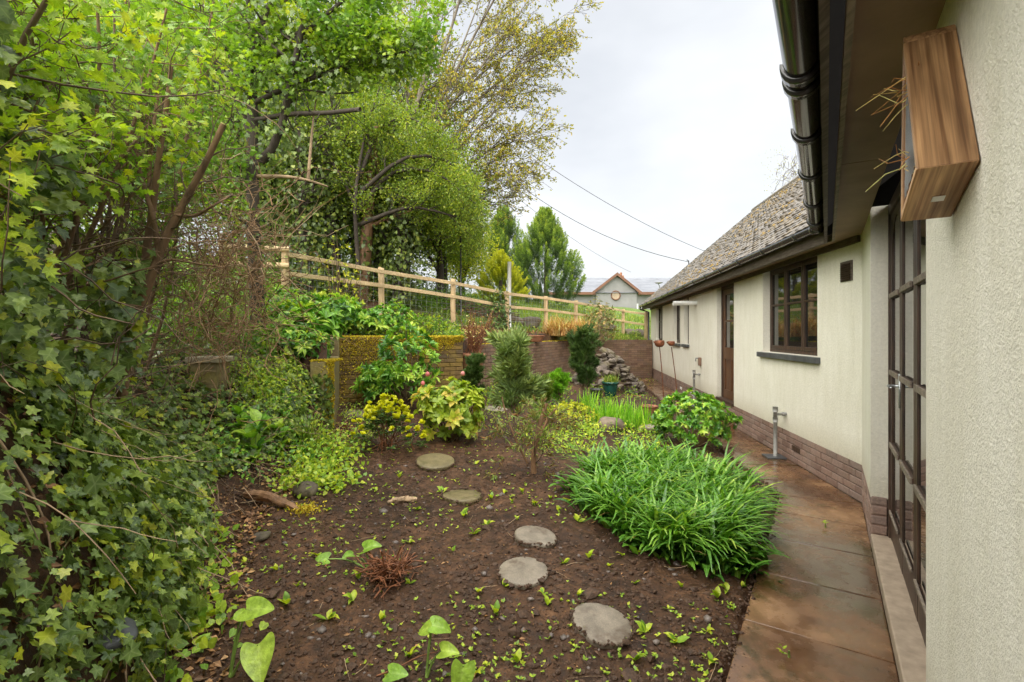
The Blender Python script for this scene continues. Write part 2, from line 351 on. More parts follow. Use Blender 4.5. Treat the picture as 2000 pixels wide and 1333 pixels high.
# soil / ground: zones from a vertex attribute (0 soil .. 1 grass), litter by noise
def ground_mat():
    m, nd, ln, bs = newmat('ground')
    n1 = noise(nd, ln, 2.2, 6, .65); n2 = noise(nd, ln, 45, 6, .7); n3 = noise(nd, ln, 14, 5, .65)
    r1 = ramp(nd, [(.3, (.024, .012, .006)), (.5, (.060, .031, .016)), (.7, (.125, .068, .037))]); bs.inputs['Specular IOR Level'].default_value = .3; ln.new(n3.outputs[0], r1.inputs[0])
    r2 = ramp(nd, [(.3, (.62, .6, .58)), (.7, (1.3, 1.28, 1.25))]); ln.new(n2.outputs[0], r2.inputs[0])
    c = mixc(nd, ln, 1., r1.outputs[0], r2.outputs[0], 'MULTIPLY')
    nb_ = noise(nd, ln, 1.1, 4, .6); rb = ramp(nd, [(.35, (.62, .6, .58)), (.65, (1.45, 1.4, 1.35))]); ln.new(nb_.outputs[0], rb.inputs[0]); c = mixc(nd, ln, 1., c, rb.outputs[0], 'MULTIPLY')
    rg = ramp(nd, [(.3, (.06, .10, .02)), (.55, (.12, .20, .03)), (.75, (.2, .28, .05))]); ln.new(n1.outputs[0], rg.inputs[0])
    cg = mixc(nd, ln, 1., rg.outputs[0], r2.outputs[0], 'MULTIPLY')
    at = nd.new('ShaderNodeAttribute'); at.attribute_name = 'grass'
    c2 = mixc(nd, ln, at.outputs['Fac'], c, cg)
    ln.new(c2, bs.inputs['Base Color'])
    rr = ramp(nd, [(.35, (.42,) * 3), (.6, (.8,) * 3)]); ln.new(n3.outputs[0], rr.inputs[0]); ln.new(rr.outputs[0], bs.inputs['Roughness'])
    bump(nd, ln, bs, n2.outputs[0], .7, .012)
    return m
M['ground'] = ground_mat()
M['clod'] = simple('clod', (.075, .040, .022), .7, var=.5, scale=30, bmp=.8, bs_=60)
M['pebble'] = simple('pebble', (.16, .13, .115), .45, var=.5, scale=6, bmp=.2, bs_=40)

def path_mat():
    m, nd, ln, bs = newmat('wet_concrete')
    n1 = noise(nd, ln, 1.1, 6, .6, coord='World'); n2 = noise(nd, ln, 6, 6, .65, coord='World'); n3 = noise(nd, ln, 70, 4, .6, coord='World')
    n4 = noise(nd, ln, 2.3, 5, .7, coord='World', sc3=(1.2, .8, 1))
    r1 = ramp(nd, [(.34, (.065, .032, .015)), (.5, (.14, .072, .034)), (.66, (.30, .18, .095))]); ln.new(n1.outputs[0], r1.inputs[0])
    r2 = ramp(nd, [(.3, (.7, .68, .66)), (.7, (1.25, 1.22, 1.2))]); ln.new(n2.outputs[0], r2.inputs[0])
    c = mixc(nd, ln, 1., r1.outputs[0], r2.outputs[0], 'MULTIPLY')
    ra = ramp(nd, [(.55, (0, 0, 0)), (.66, (.85,) * 3)]); ln.new(n4.outputs[0], ra.inputs[0])
    c = mixc(nd, ln, ra.outputs[0], c, (.055, .042, .012))
    oi = nd.new('ShaderNodeObjectInfo'); ro = ramp(nd, [(0, (.86, .84, .84)), (1, (1.1, 1.1, 1.1))]); ln.new(oi.outputs['Random'], ro.inputs[0])
    c = mixc(nd, ln, 1., c, ro.outputs[0], 'MULTIPLY')
    ln.new(c, bs.inputs['Base Color'])
    rr = ramp(nd, [(.38, (.07,) * 3), (.62, (.42,) * 3)]); ln.new(n2.outputs[0], rr.inputs[0]); ln.new(rr.outputs[0], bs.inputs['Roughness'])
    rw = ramp(nd, [(.42, (.6,) * 3), (.58, (.05,) * 3)]); ln.new(n1.outputs[0], rw.inputs[0]); ln.new(rw.outputs[0], bs.inputs['Coat Weight']); bs.inputs['Coat Roughness'].default_value = .08
    bump(nd, ln, bs, n3.outputs[0], .25, .004)
    return m
M['path'] = path_mat()
M['mortar'] = simple('mortar', (.075, .055, .042), .85, var=.25, scale=20, bmp=.3, bs_=60)

def render_mat():
    m, nd, ln, bs = newmat('cream_render')
    n1 = noise(nd, ln, 1.2, 5, .6, coord='World'); n2 = noise(nd, ln, 3, 5, .65, coord='World', sc3=(3, 3, .5)); n3 = noise(nd, ln, 170, 3, .6, coord='World')
    n4 = noise(nd, ln, 55, 4, .6, coord='World')
    r1 = ramp(nd, [(.3, (.79, .755, .655)), (.7, (.845, .815, .725))]); ln.new(n1.outputs[0], r1.inputs[0])
    r2 = ramp(nd, [(.32, (.925, .92, .89)), (.6, (1, 1, 1))]); ln.new(n2.outputs[0], r2.inputs[0])
    c = mixc(nd, ln, 1., r1.outputs[0], r2.outputs[0], 'MULTIPLY')
    # splash dirt just above the brick plinth, broken up by noise
    g = nd.new('ShaderNodeNewGeometry'); sp = nd.new('ShaderNodeSeparateXYZ'); ln.new(g.outputs['Position'], sp.inputs[0])
    mr = nd.new('ShaderNodeMapRange'); ln.new(sp.outputs['Z'], mr.inputs[0]); mr.inputs[1].default_value = .34; mr.inputs[2].default_value = .62; mr.inputs[3].default_value = .75; mr.inputs[4].default_value = 0
    mu = nd.new('ShaderNodeMath'); mu.operation = 'MULTIPLY'; ln.new(mr.outputs[0], mu.inputs[0]); ln.new(n2.outputs[0], mu.inputs[1])
    c = mixc(nd, ln, mu.outputs[0], c, (.36, .30, .16))
    r4 = ramp(nd, [(.3, (.9,) * 3), (.7, (1.05,) * 3)]); ln.new(n4.outputs[0], r4.inputs[0])
    c = mixc(nd, ln, 1., c, r4.outputs[0], 'MULTIPLY')
    ln.new(c, bs.inputs['Base Color']); bs.inputs['Roughness'].default_value = .85; bs.inputs['Specular IOR Level'].default_value = .2
    ad = nd.new('ShaderNodeMath'); ad.operation = 'ADD'; ln.new(n3.outputs[0], ad.inputs[0]); ln.new(n4.outputs[0], ad.inputs[1])
    bump(nd, ln, bs, ad.outputs[0], .6, .008)
    return m
M['render'] = render_mat()

def brick_mat(name, cols, wear=(.25, .2, .17), bscale=60):
    m, nd, ln, bs = newmat(name)
    oi = nd.new('ShaderNodeObjectInfo'); at = nd.new('ShaderNodeAttribute'); at.attribute_name = 'rnd'
    ad = nd.new('ShaderNodeMath'); ad.operation = 'ADD'; ln.new(oi.outputs['Random'], ad.inputs[0]); ln.new(at.outputs['Fac'], ad.inputs[1])
    fr = nd.new('ShaderNodeMath'); fr.operation = 'FRACT'; ln.new(ad.outputs[0], fr.inputs[0])
    r = ramp(nd, [(i / (len(cols) - 1), c) for i, c in enumerate(cols)]); ln.new(fr.outputs[0], r.inputs[0])
    n1 = noise(nd, ln, 4, 6, .65, coord='World'); n2 = noise(nd, ln, bscale, 5, .65, coord='World')
    f = ramp(nd, [(.45, (0, 0, 0)), (.75, (.7,) * 3)]); ln.new(n1.outputs[0], f.inputs[0])
    c = mixc(nd, ln, f.outputs[0], r.outputs[0], wear)
    r2 = ramp(nd, [(.3, (.75,) * 3), (.7, (1.2,) * 3)]); ln.new(n2.outputs[0], r2.inputs[0])
    c = mixc(nd, ln, 1., c, r2.outputs[0], 'MULTIPLY')
    ln.new(c, bs.inputs['Base Color']); bs.inputs['Roughness'].default_value = .8
    bump(nd, ln, bs, n2.outputs[0], .5, .006)
    return m
M['brick'] = brick_mat('plinth_brick', [(.19, .115, .09), (.235, .145, .11), (.29, .19, .15), (.22, .155, .13)])
M['brick_wall'] = brick_mat('garden_brick', [(.16, .09, .06), (.21, .125, .085), (.27, .165, .11), (.19, .125, .10)], (.20, .15, .07))
M['mossbrick'] = brick_mat('mossy_brick', [(.13, .08, .035), (.19, .115, .035), (.10, .065, .035), (.24, .15, .03)], (.30, .215, .02), 18)
M['concrete_moss'] = brick_mat('mossy_concrete', [(.24, .19, .10), (.28, .22, .11)], (.34, .28, .03), 25)
M['tile'] = brick_mat('roof_tile', [(.12, .105, .09), (.17, .155, .14), (.23, .21, .19), (.14, .12, .10), (.19, .15, .10)], (.20, .13, .03), 40)
M['tile'].node_tree.nodes['Principled BSDF'].inputs['Roughness'].default_value = .38
M['stone'] = brick_mat('pile_stone', [(.07, .055, .045), (.12, .095, .075), (.17, .135, .11), (.10, .085, .07)], (.13, .11, .03), 25)
M['rock'] = simple('rock', (.17, .13, .095), .8, var=.5, scale=7, bmp=.9, bs_=14)
def slab_mat(name, col, mud):
    m, nd, ln, bs = newmat(name)
    n1 = noise(nd, ln, 11, 6, .65, coord='World'); n2 = noise(nd, ln, 160, 4, .7, coord='World'); n3 = noise(nd, ln, 5, 6, .75, coord='World')
    r = ramp(nd, [(.3, tuple(c * .7 for c in col)), (.7, tuple(c * 1.25 for c in col))]); ln.new(n1.outputs[0], r.inputs[0])
    f = ramp(nd, [(.52, (0, 0, 0)), (.62, (.9,) * 3)]); ln.new(n3.outputs[0], f.inputs[0])
    c = mixc(nd, ln, f.outputs[0], r.outputs[0], mud)
    r2 = ramp(nd, [(.3, (.7,) * 3), (.7, (1.25,) * 3)]); ln.new(n2.outputs[0], r2.inputs[0]); c = mixc(nd, ln, 1., c, r2.outputs[0], 'MULTIPLY')
    ln.new(c, bs.inputs['Base Color']); bs.inputs['Roughness'].default_value = .5; bump(nd, ln, bs, n2.outputs[0], .5, .004); return m
M['slab'] = slab_mat('slab', (.25, .21, .16), (.13, .095, .065)); M['slab_moss'] = slab_mat('slab_moss', (.18, .145, .07), (.10, .085, .03))

def wood_mat(name, dark, light, rough=.6, axis=2, scale=6):
    m, nd, ln, bs = newmat(name)
    s3 = [9, 9, 9]; s3[axis] = .7
    n1 = noise(nd, ln, scale, 6, .65, sc3=tuple(s3)); n2 = noise(nd, ln, 2.0, 4, .6)
    r = ramp(nd, [(.36, dark), (.64, light)]); ln.new(n1.outputs[0], r.inputs[0])
    r2 = ramp(nd, [(.3, (.75,) * 3), (.7, (1.2,) * 3)]); ln.new(n2.outputs[0], r2.inputs[0])
    c = mixc(nd, ln, 1., r.outputs[0], r2.outputs[0], 'MULTIPLY')
    ln.new(c, bs.inputs['Base Color']); bs.inputs['Roughness'].default_value = rough
    bump(nd, ln, bs, n1.outputs[0], .35, .004)
    return m
M['wood_dark'] = wood_mat('wood_dark', (.022, .013, .009), (.085, .046, .028), .5)
M['wood_dark_h'] = wood_mat('wood_dark_h', (.025, .016, .012), (.10, .06, .038), .5, 1)
M['wood_grey'] = wood_mat('wood_grey', (.12, .095, .075), (.27, .22, .17), .7, 1)
M['wood_door'] = wood_mat('wood_door', (.045, .018, .008), (.15, .065, .025), .45)
M['threshold'] = simple('threshold', (.34, .265, .195), .65, var=.22, scale=16, bmp=.25, bs_=50)
M['fascia'] = wood_mat('fascia', (.05, .036, .028), (.13, .10, .08), .7, 1)
M['soffit'] = simple('soffit', (.27, .175, .105), .65, var=.3, scale=2.2, bmp=.12, bs_=40)
M['fence'] = wood_mat('fence', (.50, .35, .18), (.74, .56, .33), .7, 0, 4)
M['fence_post'] = wood_mat('fence_post', (.42, .29, .15), (.64, .47, .27), .75, 2, 4)
M['box_wood'] = wood_mat('box_wood', (.13, .055, .02), (.40, .215, .095), .5, 2, 7)
M['box_base'] = wood_mat('box_base', (.20, .08, .022), (.52, .29, .12), .45, 1, 7)
def grain_mat(name, dark, light):
    m, nd, ln, bs = newmat(name)
    at = nd.new('ShaderNodeAttribute'); at.attribute_name = 'grain'
    def gn(sc3, det):
        mp_ = nd.new('ShaderNodeMapping'); mp_.inputs['Scale'].default_value = sc3; ln.new(at.outputs['Vector'], mp_.inputs[0]); n_ = nd.new('ShaderNodeTexNoise'); n_.inputs['Scale'].default_value = 1; n_.inputs['Detail'].default_value = det; n_.inputs['Distortion'].default_value = .6; ln.new(mp_.outputs[0], n_.inputs['Vector']); return n_
    n1, n2, n3 = gn((1.6, 70, 70), 3), gn((3, 14, 14), 3), gn((5, 260, 260), 2)
    r = ramp(nd, [(.36, dark), (.62, light)]); ln.new(n1.outputs[0], r.inputs[0])
    r2 = ramp(nd, [(.3, (.6, .55, .5)), (.68, (1.25, 1.22, 1.2))]); ln.new(n2.outputs[0], r2.inputs[0]); c = mixc(nd, ln, 1., r.outputs[0], r2.outputs[0], 'MULTIPLY')
    r3 = ramp(nd, [(.35, (.82,) * 3), (.65, (1.1,) * 3)]); ln.new(n3.outputs[0], r3.inputs[0]); c = mixc(nd, ln, 1., c, r3.outputs[0], 'MULTIPLY')
    ln.new(c, bs.inputs['Base Color']); bs.inputs['Roughness'].default_value = .5; bump(nd, ln, bs, n3.outputs[0], .2, .002); return m
M['box_wood'] = grain_mat('box_wood_grain', (.17, .085, .035), (.42, .25, .12)); M['box_base'] = grain_mat('box_base_grain', (.27, .125, .045), (.58, .37, .18))
M['moss_mortar'] = simple('moss_mortar', (.12, .08, .025), .95, var=.5, scale=14, bmp=.6, bs_=40)
M['black_plastic'] = simple('black_plastic', (.03, .03, .031), .13, var=.3, scale=6, spec=.7)
M['grey_plastic'] = simple('grey_plastic', (.24, .235, .22), .5, var=.2, scale=14)
M['white_plastic'] = simple('white_plastic', (.78, .78, .75), .4, var=.06, scale=14)
M['slate'] = simple('slate', (.075, .08, .085), .45, var=.35, scale=9, bmp=.3, bs_=40)
M['metal_mesh'] = simple('metal_mesh', (.32, .33, .34), .4, .6, var=.2)
M['rust'] = simple('rust', (.19, .065, .028), .6, .3, var=.6, scale=16, bmp=.4, bs_=50)
M['wire'] = simple('wire', (.03, .03, .03), .6)
M['steel'] = simple('steel', (.42, .44, .45), .4, .7, var=.15)
M['terracotta'] = simple('terracotta', (.30, .13, .065), .75, var=.35, scale=8, bmp=.3, bs_=40)
M['green_glaze'] = simple('green_glaze', (.012, .075, .055), .2, var=.3, scale=8)
M['black_pot'] = simple('black_pot', (.02, .02, .022), .35, var=.3)
M['grey_render'] = simple('grey_render', (.25, .245, .245), .9, var=.12, scale=1.5, bmp=.1, bs_=30)
M['far_slate'] = simple('far_slate', (.19, .2, .225), .5, var=.25, scale=1.2, sc3=(1, 1, 4))
M['barge'] = simple('barge', (.16, .072, .04), .6, var=.2, scale=3)
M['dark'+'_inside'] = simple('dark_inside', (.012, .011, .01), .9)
def glass_mat():
    m, nd, ln, bs = newmat('window_glass')
    bs.inputs['Base Color'].default_value = (.012, .013, .012, 1); bs.inputs['Roughness'].default_value = .03; bs.inputs['IOR'].default_value = 2.0
    return m
M['glass'] = glass_mat()

# ------------------------------------------------------------------ terrain
WF = .137                                  # far wall slope dx/dy, near wall slope
WN = .65
C = np.array([3.30, 4.56])
uF = np.array([WF, 1.]) / math.hypot(WF, 1); nF = np.array([uF[1], -uF[0]])      # along, into the house
uN = -np.array([WN, 1.]) / math.hypot(WN, 1); nN = np.array([-uN[1], uN[0]])
def FW(u, d, z): p = C + uF * u + nF * d; return np.array([p[0], p[1], z])        # far wall frame
def NW(u, d, z): p = C + uN * u + nN * d; return np.array([p[0], p[1], z])        # near wall frame
PATHW = .67
def qdist(X, Y):
    """distance to the left of the path's garden edge (positive = in the bed)"""
    dF = -((X - C[0]) * nF[0] + (Y - C[1]) * nF[1]); dN = -((X - C[0]) * nN[0] + (Y - C[1]) * nN[1])
    return np.minimum(dF, dN) - PATHW
LOW = [(-2.34, 6.12), (-2.94, 7.74), (-.95, 8.75), (-.84, 9.42), (.84, 13.1), (2.58, 17.12), (4.8, 17.45), (6.2, 17.65), (40, 15), (40, -60), (-200, -60), (-200, 6.12)]
def inpoly(X, Y, poly):
    r = np.zeros(np.shape(X), bool); n = len(poly)
    for i in range(n):
        x1, y1 = poly[i]; x2, y2 = poly[(i + 1) % n]
        if y1 == y2: continue
        c = ((y1 > Y) != (y2 > Y)) & (X < (x2 - x1) * (Y - y1) / (y2 - y1) + x1); r ^= c
    return r
FO = np.array([-3.94, 8.4]); FD = np.array([.656, .754]); FN = np.array([-.754, .656])
def zup(X, Y):
    v = (X - FO[0]) * FN[0] + (Y - FO[1]) * FN[1]; s = (X - FO[0]) * FD[0] + (Y - FO[1]) * FD[1]
    zf = 1.96 - .052 * np.clip(s, -2, 12)
    zw = 1.47 - .15 * ss(3.5, 5.5, s)
    near = ss(3.6, 1.6, Y) * .75
    return zw + near + (zf - zw) * ss(-1.7, 0, v) + .25 * np.clip(v, 0, 9) + .06 * np.clip(v - 9, 0, 60)
def xb(Y): return np.interp(Y, [-3, 1.0, 2.1, 3.8, 4.8, 6, 9], [.25, -1.02, -1.5, -2.15, -2.2, -2.25, -2.3])
def zterr(X, Y, fine=False):
    X = np.asarray(X, float); Y = np.asarray(Y, float)
    q = qdist(X, Y)
    zg = np.maximum(q, 0) * (.025 + .008 * np.clip(Y, 0, 12)) * ss(-.5, 2.5, Y + 1)
    zg = np.where(q < .02, -.09, zg - .015 + .02 * ss(.02, .2, q))
    zu_ = zup(X, Y)
    d = np.maximum(xb(Y) - X, 0) * ss(6.16, 6.06, Y)
    k = np.interp(Y, [0, 1.8, 3.2, 4.6, 6.0], [2.4, 2.2, 1.0, .9, 2.6])
    bank = zg + (zu_ - zg) * (1 - np.exp(-d * k)) * ss(-14, -2, Y) 
    lo = inpoly(X, Y, LOW)
    z = np.where(lo, bank, zu_)
    if fine:
        soil = ss(.0, .15, q) * ss(30, 9, Y)
        z = z + soil * (.05 * fbm(X, Y, 1.3, 3, 3) + .035 * fbm(X, Y, 6, 3, 9) + .016 * np.abs(fbm(X, Y, 22, 2, 17)))
    return z
def zt(x, y): return float(zterr(np.array([x]), np.array([y]), True)[0])
def G(px, py):
    Y = np.arange(.5, 60, .01); X = (px - 1000) / F * Y; Z = 1.6 - (py - 652) / F * Y
    h = zterr(X, Y); i = np.argmax(Z <= h)
    return np.array([X[i], Y[i], zt(X[i], Y[i])])
def axis(segs):
    out = []
    for a, b, n in segs: out.append(np.linspace(a, b, n, endpoint=False))
    out.append([segs[-1][1]]); return np.concatenate(out)
gx = axis([(-400, -60, 10), (-60, -12, 24), (-12, -4, 54), (-4, -2.4, 32), (-2.4, 2.6, 150), (2.6, 6, 34), (6, 14, 20), (14, 60, 16), (60, 400, 10)])
gy = axis([(-60, -4, 12), (-4, 1, 30), (1, 6.4, 170), (6.4, 10, 70), (10, 20, 110), (20, 34, 40), (34, 80, 16), (80, 600, 14)])
XX, YY = np.meshgrid(gx, gy); ZZ = zterr(XX, YY, True)
nx, ny = len(gx), len(gy)
ii = (np.arange(ny - 1)[:, None] * nx + np.arange(nx - 1)[None]).ravel()
Q = np.stack([ii, ii + 1, ii + nx + 1, ii + nx], 1)
ground = mesh_np('ground', np.stack([XX, YY, ZZ], -1).reshape(-1, 3), Q.ravel(), np.full(len(Q), 4), M['ground'], None, None, True)
vF = (XX - FO[0]) * FN[0] + (YY - FO[1]) * FN[1]; sF = (XX - FO[0]) * FD[0] + (YY - FO[1]) * FD[1]
gm = ss(-.2, .5, vF) * ss(3.5, 6, sF + .8 * fbm(XX, YY, .5)) + ss(7, 8.5, sF) * (~inpoly(XX, YY, LOW)) * ss(-1.2, -.3, vF) * .9 + ss(20, 24, YY)
at = ground.data.attributes.new('grass', 'FLOAT', 'POINT'); at.data.foreach_set('value', np.clip(gm, 0, 1).astype(np.float32).ravel())
tag(ground, 'dark brown crumbly soil of the garden and the slope behind', None, None, 'structure')

# ------------------------------------------------------------------ path: cast concrete slabs along the house
path = empty('garden_path'); tag(path, 'wet brown concrete path of slabs running beside the house', None, None, 'structure')
def slab(fr, u0, u1, w0, w1, v0=None, v1=None):
    """one slab: u range, inner distance from the wall w0, outer w1 (in front of the wall)"""
    m = MB(); g = .006; v0 = u0 if v0 is None else v0; v1 = u1 if v1 is None else v1
    jz = rng.uniform(-.004, .004, 4)
    top = [fr(u0 + g, -w0, jz[0]), fr(u1 - g, -w0, jz[1]), fr(v1 - g, -w1, jz[2]), fr(v0 + g, -w1, jz[3])]
    bot = [t - np.array([0, 0, .09 + t[2]]) for t in top]
    fs = [(0, 1, 2, 3), (7, 6, 5, 4), (0, 4, 5, 1), (1, 5, 6, 2), (2, 6, 7, 3), (3, 7, 4, 0)]
    a = np.cross(top[1] - top[0], top[3] - top[0])[2]
    m.add(top + bot, fs if a > 0 else [f[::-1] for f in fs]); return m.build('slab', M['path'], path, bevel=.006)
hw = PATHW * math.tan((math.atan(WN) - math.atan(WF)) / 2)       # mitre at the inner corner
for k in range(15):
    a, b = .66 * k, .66 * (k + 1)
    if k == 0: slab(NW, 0, b, .0, PATHW, -hw * -1, b)
    else: slab(NW, a, b, .0, PATHW)
for k in range(21):
    a, b = .66 * k, .66 * (k + 1)
    if k == 0: slab(FW, 0, b, .0, PATHW, hw, b)
    else: slab(FW, a, b, .0, PATHW)

# ------------------------------------------------------------------ the cottage
house = empty('cottage', FW(0, 0, 0), 'long cream rendered cottage with brick plinth, mossy tiled roof and dark wooden windows', 'house')
PLZ = .36; WTOP = 2.56; LF = 13.4; LN = 10.0; TH = .11
def place(name, me, loc, rz, parent, sc=None):
    o = bpy.data.objects.new(name, me); COL.objects.link(o); o.parent = parent
    p = parent; off = Vector((0, 0, 0))
    while p is not None: off += Vector(p.location); p = p.parent
    o.location = Vector(tuple(float(q) for q in loc)) - off; o.rotation_euler = (0, 0, rz)
    if sc: o.scale = sc
    return o
# openings (u0,u1,z0,z1)
OPF = [(.858, 2.47, 1.34, 2.56), (3.79, 4.82, PLZ, 2.56), (7.21, 7.75, 1.34, 2.56), (8.22, 9.12, 1.34, 2.56), (10.9, 12.2, 1.34, 2.56)]
OPN = [(1.06, 3.495, .07, 2.56)]
def wall_with(fr, L, ops, zb, name, u_from=0.):
    m = MB(); u = u_from
    cuts = sorted(ops)
    def seg(u0, u1, z0, z1, d0=0., d1=.28):
        if u1 - u0 < 1e-4 or z1 - z0 < 1e-4: return
        m.box(fr(u0, d0, z0), fr(u1, d0, z0) - fr(u0, d0, z0), fr(u0, d1, z0) - fr(u0, d0, z0), (0, 0, z1 - z0))
    for (a, b, z0, z1) in cuts:
        seg(u, a, zb, WTOP); seg(a, b, zb, z0); u = b
    seg(u, L, zb, WTOP)
    o = m.build(name, M['render'], house); return o
wall_with(FW, LF, OPF, PLZ, 'wall')
NEARP = [(1.06, 3.495, .07, 2.56)]
m = MB()
for (a, b, z0) in ((0, 1.06, PLZ), (3.495, LN, -.05)):
    m.box(NW(a, 0, z0), NW(b, 0, z0) - NW(a, 0, z0), NW(a, .28, z0) - NW(a, 0, z0), (0, 0, WTOP - z0))
m.build('wall', M['render'], house)
# far gable end and back, plain render, closing the volume
m = MB(); BD = 7.6
m.box(FW(LF, .28, -.05), FW(LF - .28, .28, 0) - FW(LF, .28, 0), FW(LF, BD, 0) - FW(LF, .28, 0), (0, 0, WTOP + .05))
m.add([FW(LF, -.3, 2.66), FW(LF, BD + .3, 2.66), FW(LF, BD / 2, 5.8)], [(0, 1, 2)])
m.build('wall', M['render'], house)
m = MB(); m.box(FW(-2, BD, -.05), FW(LF, BD, 0) - FW(-2, BD, 0), nF.tolist() + [0] if False else (nF[0] * .28, nF[1] * .28, 0), (0, 0, 2.6)); m.build('wall', M['render'], house)
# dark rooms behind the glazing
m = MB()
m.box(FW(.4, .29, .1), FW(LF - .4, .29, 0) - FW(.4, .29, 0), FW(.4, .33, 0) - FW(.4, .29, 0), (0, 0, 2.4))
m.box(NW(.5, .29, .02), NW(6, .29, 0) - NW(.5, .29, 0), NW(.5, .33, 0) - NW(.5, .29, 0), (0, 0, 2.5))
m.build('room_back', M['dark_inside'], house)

# plinth of single bricks
plinth = empty('plinth', FW(0, 0, 0)); plinth.parent = house; plinth.location = (0, 0, 0)
m = MB(); m.box(FW(-.05, .012, -.08), FW(LF, .012, 0) - FW(-.05, .012, 0), FW(0, .2, 0) - FW(0, .012, 0), (0, 0, PLZ + .078))
m.box(NW(-.05, .012, -.08), NW(1.05, .012, 0) - NW(-.05, .012, 0), NW(0, .2, 0) - NW(0, .012, 0), (0, 0, PLZ + .078))
m.build('mortar', M['mortar'], plinth)
def brick_me(name, L, D, H, mat, bev=.006):
    b = bev; V = []
    # chamfered block: front face inset
    for (x, y, z) in [(0, b, 0), (L, b, 0), (L, b, H), (0, b, H), (b, 0, b), (L - b, 0, b), (L - b, 0, H - b), (b, 0, H - b), (0, D, 0), (L, D, 0), (L, D, H), (0, D, H)]: V.append((x, y, z))
    Fs = [(4, 5, 6, 7), (0, 1, 5, 4), (1, 2, 6, 5), (2, 3, 7, 6), (3, 0, 4, 7), (0, 8, 9, 1), (1, 9, 10, 2), (2, 10, 11, 3), (3, 11, 8, 0)]
    return mesh_np(name, np.array(V), [i for f in Fs for i in f], [len(f) for f in Fs], mat, None, np.zeros(len(V)), False, True)
BR = brick_me('brick', .215, .1, .065, M['brick']); BRH = brick_me('brick_half', .1025, .1, .065, M['brick'])
rzF = math.atan2(uF[1], uF[0]); uNr = -uN; rzN = math.atan2(uNr[1], uNr[0])
nb = 0; far_items = MB()
for r in range(5):
    z = .0 + r * .0735
    u = 0. if r % 2 == 0 else -.1125
    while u < LF - .05:
        ua = max(u, 0); ub = min(u + .215, LF); 
        L = ub - ua
        if L > .03:
            if u < 9.6:
                place('brick', BR, FW(ub, rng.uniform(-.003, .003), z), rzF + math.pi, plinth, (L / .215, 1, 1)); nb += 1
            else:
                far_items.box(FW(ua, 0, z), FW(ub, 0, z) - FW(ua, 0, z), FW(ua, .09, z) - FW(ua, 0, z), (0, 0, .065))
        u += .225
o = far_items.build('brick_courses', M['brick'], plinth); o['kind'] = 'stuff'
for r in range(5):
    u = 0.01 if r % 2 else -.1
    z = r * .0735
    while u < 1.05:
        ua = max(u, .0); ub = min(u + .215, 1.058); L = ub - ua
        if L > .03:
            place('brick', BR, NW(ua, rng.uniform(-.003, .003), z), math.atan2(uN[1], uN[0]), plinth, (L / .215, 1, 1)); nb += 1
        u += .225
for r in range(4):      # brick return into the door reveal
    mbq = MB(); mbq.box(NW(1.0, .004, .087 + r * .0735), NW(1.064, 0, 0) - NW(1.0, 0, 0), NW(0, .1, 0) - NW(0, .004, 0), (0, 0, .064)); mbq.build('brick', M['brick'], plinth, bevel=.008)

# ---- windows
def window(u0, u1, z0, z1, cols, sill=True):
    w = empty('window', FW(u0, 0, z0)); w.parent = house; w.location = Vector(w.location) - Vector(house.location)
    fw = .05; d = .095; mb = MB()
    def bar(a, b, c, e, dd=d, t=.06): mb.box(FW(a, dd, c), FW(b, dd, c) - FW(a, dd, c), FW(a, dd + t, c) - FW(a, dd, c), (0, 0, e - c))
    bar(u0, u1, z0, z0 + fw); bar(u0, u1, z1 - fw - .03, z1); bar(u0, u0 + fw, z0 + fw, z1 - fw - .03); bar(u1 - fw, u1, z0 + fw, z1 - fw - .03)
    mb.build('frame', M['wood_dark'], w, bevel=.004)
    cw = (u1 - u0 - 2 * fw) / cols; zt0, zt1 = z0 + fw, z1 - fw - .03; zm = (zt0 + zt1) / 2 + .06
    for c in range(cols):
        a = u0 + fw + c * cw; b = a + cw; mb = MB(); s = .045; dd = d - .012
        bar(a + .004, a + s, zt0, zt1, dd, .05); bar(b - s, b - .004, zt0, zt1, dd, .05); bar(a + s, b - s, zt0, zt0 + s, dd, .05); bar(a + s, b - s, zt1 - s, zt1, dd, .05); bar(a + s, b - s, zm - .013, zm + .013, dd, .05)
        mb.build('casement', M['wood_dark'], w, bevel=.005)
        for (za, zb2) in ((zt0 + s, zm - .013), (zm + .013, zt1 - s)):
            g = MB(); g.box(FW(a + s, dd + .022, za), FW(b - s, dd + .022, za) - FW(a + s, dd + .022, za), FW(a + s, dd + .03, za) - FW(a + s, dd + .022, za), (0, 0, zb2 - za)); g.build('pane', M['glass'], w)
    if sill:
        g = MB(); g.box(FW(u0 - .07, -.055, z0 - .075), FW(u1 + .1, 0, 0) - FW(u0 - .07, 0, 0), FW(0, .09, 0) - FW(0, -.055, 0), (0, 0, .07)); g.build('sill', M['slate'], w, bevel=.006)
    return w
window(*OPF[0], 3); window(*OPF[2], 1); window(*OPF[3], 2); window(*OPF[4], 2)
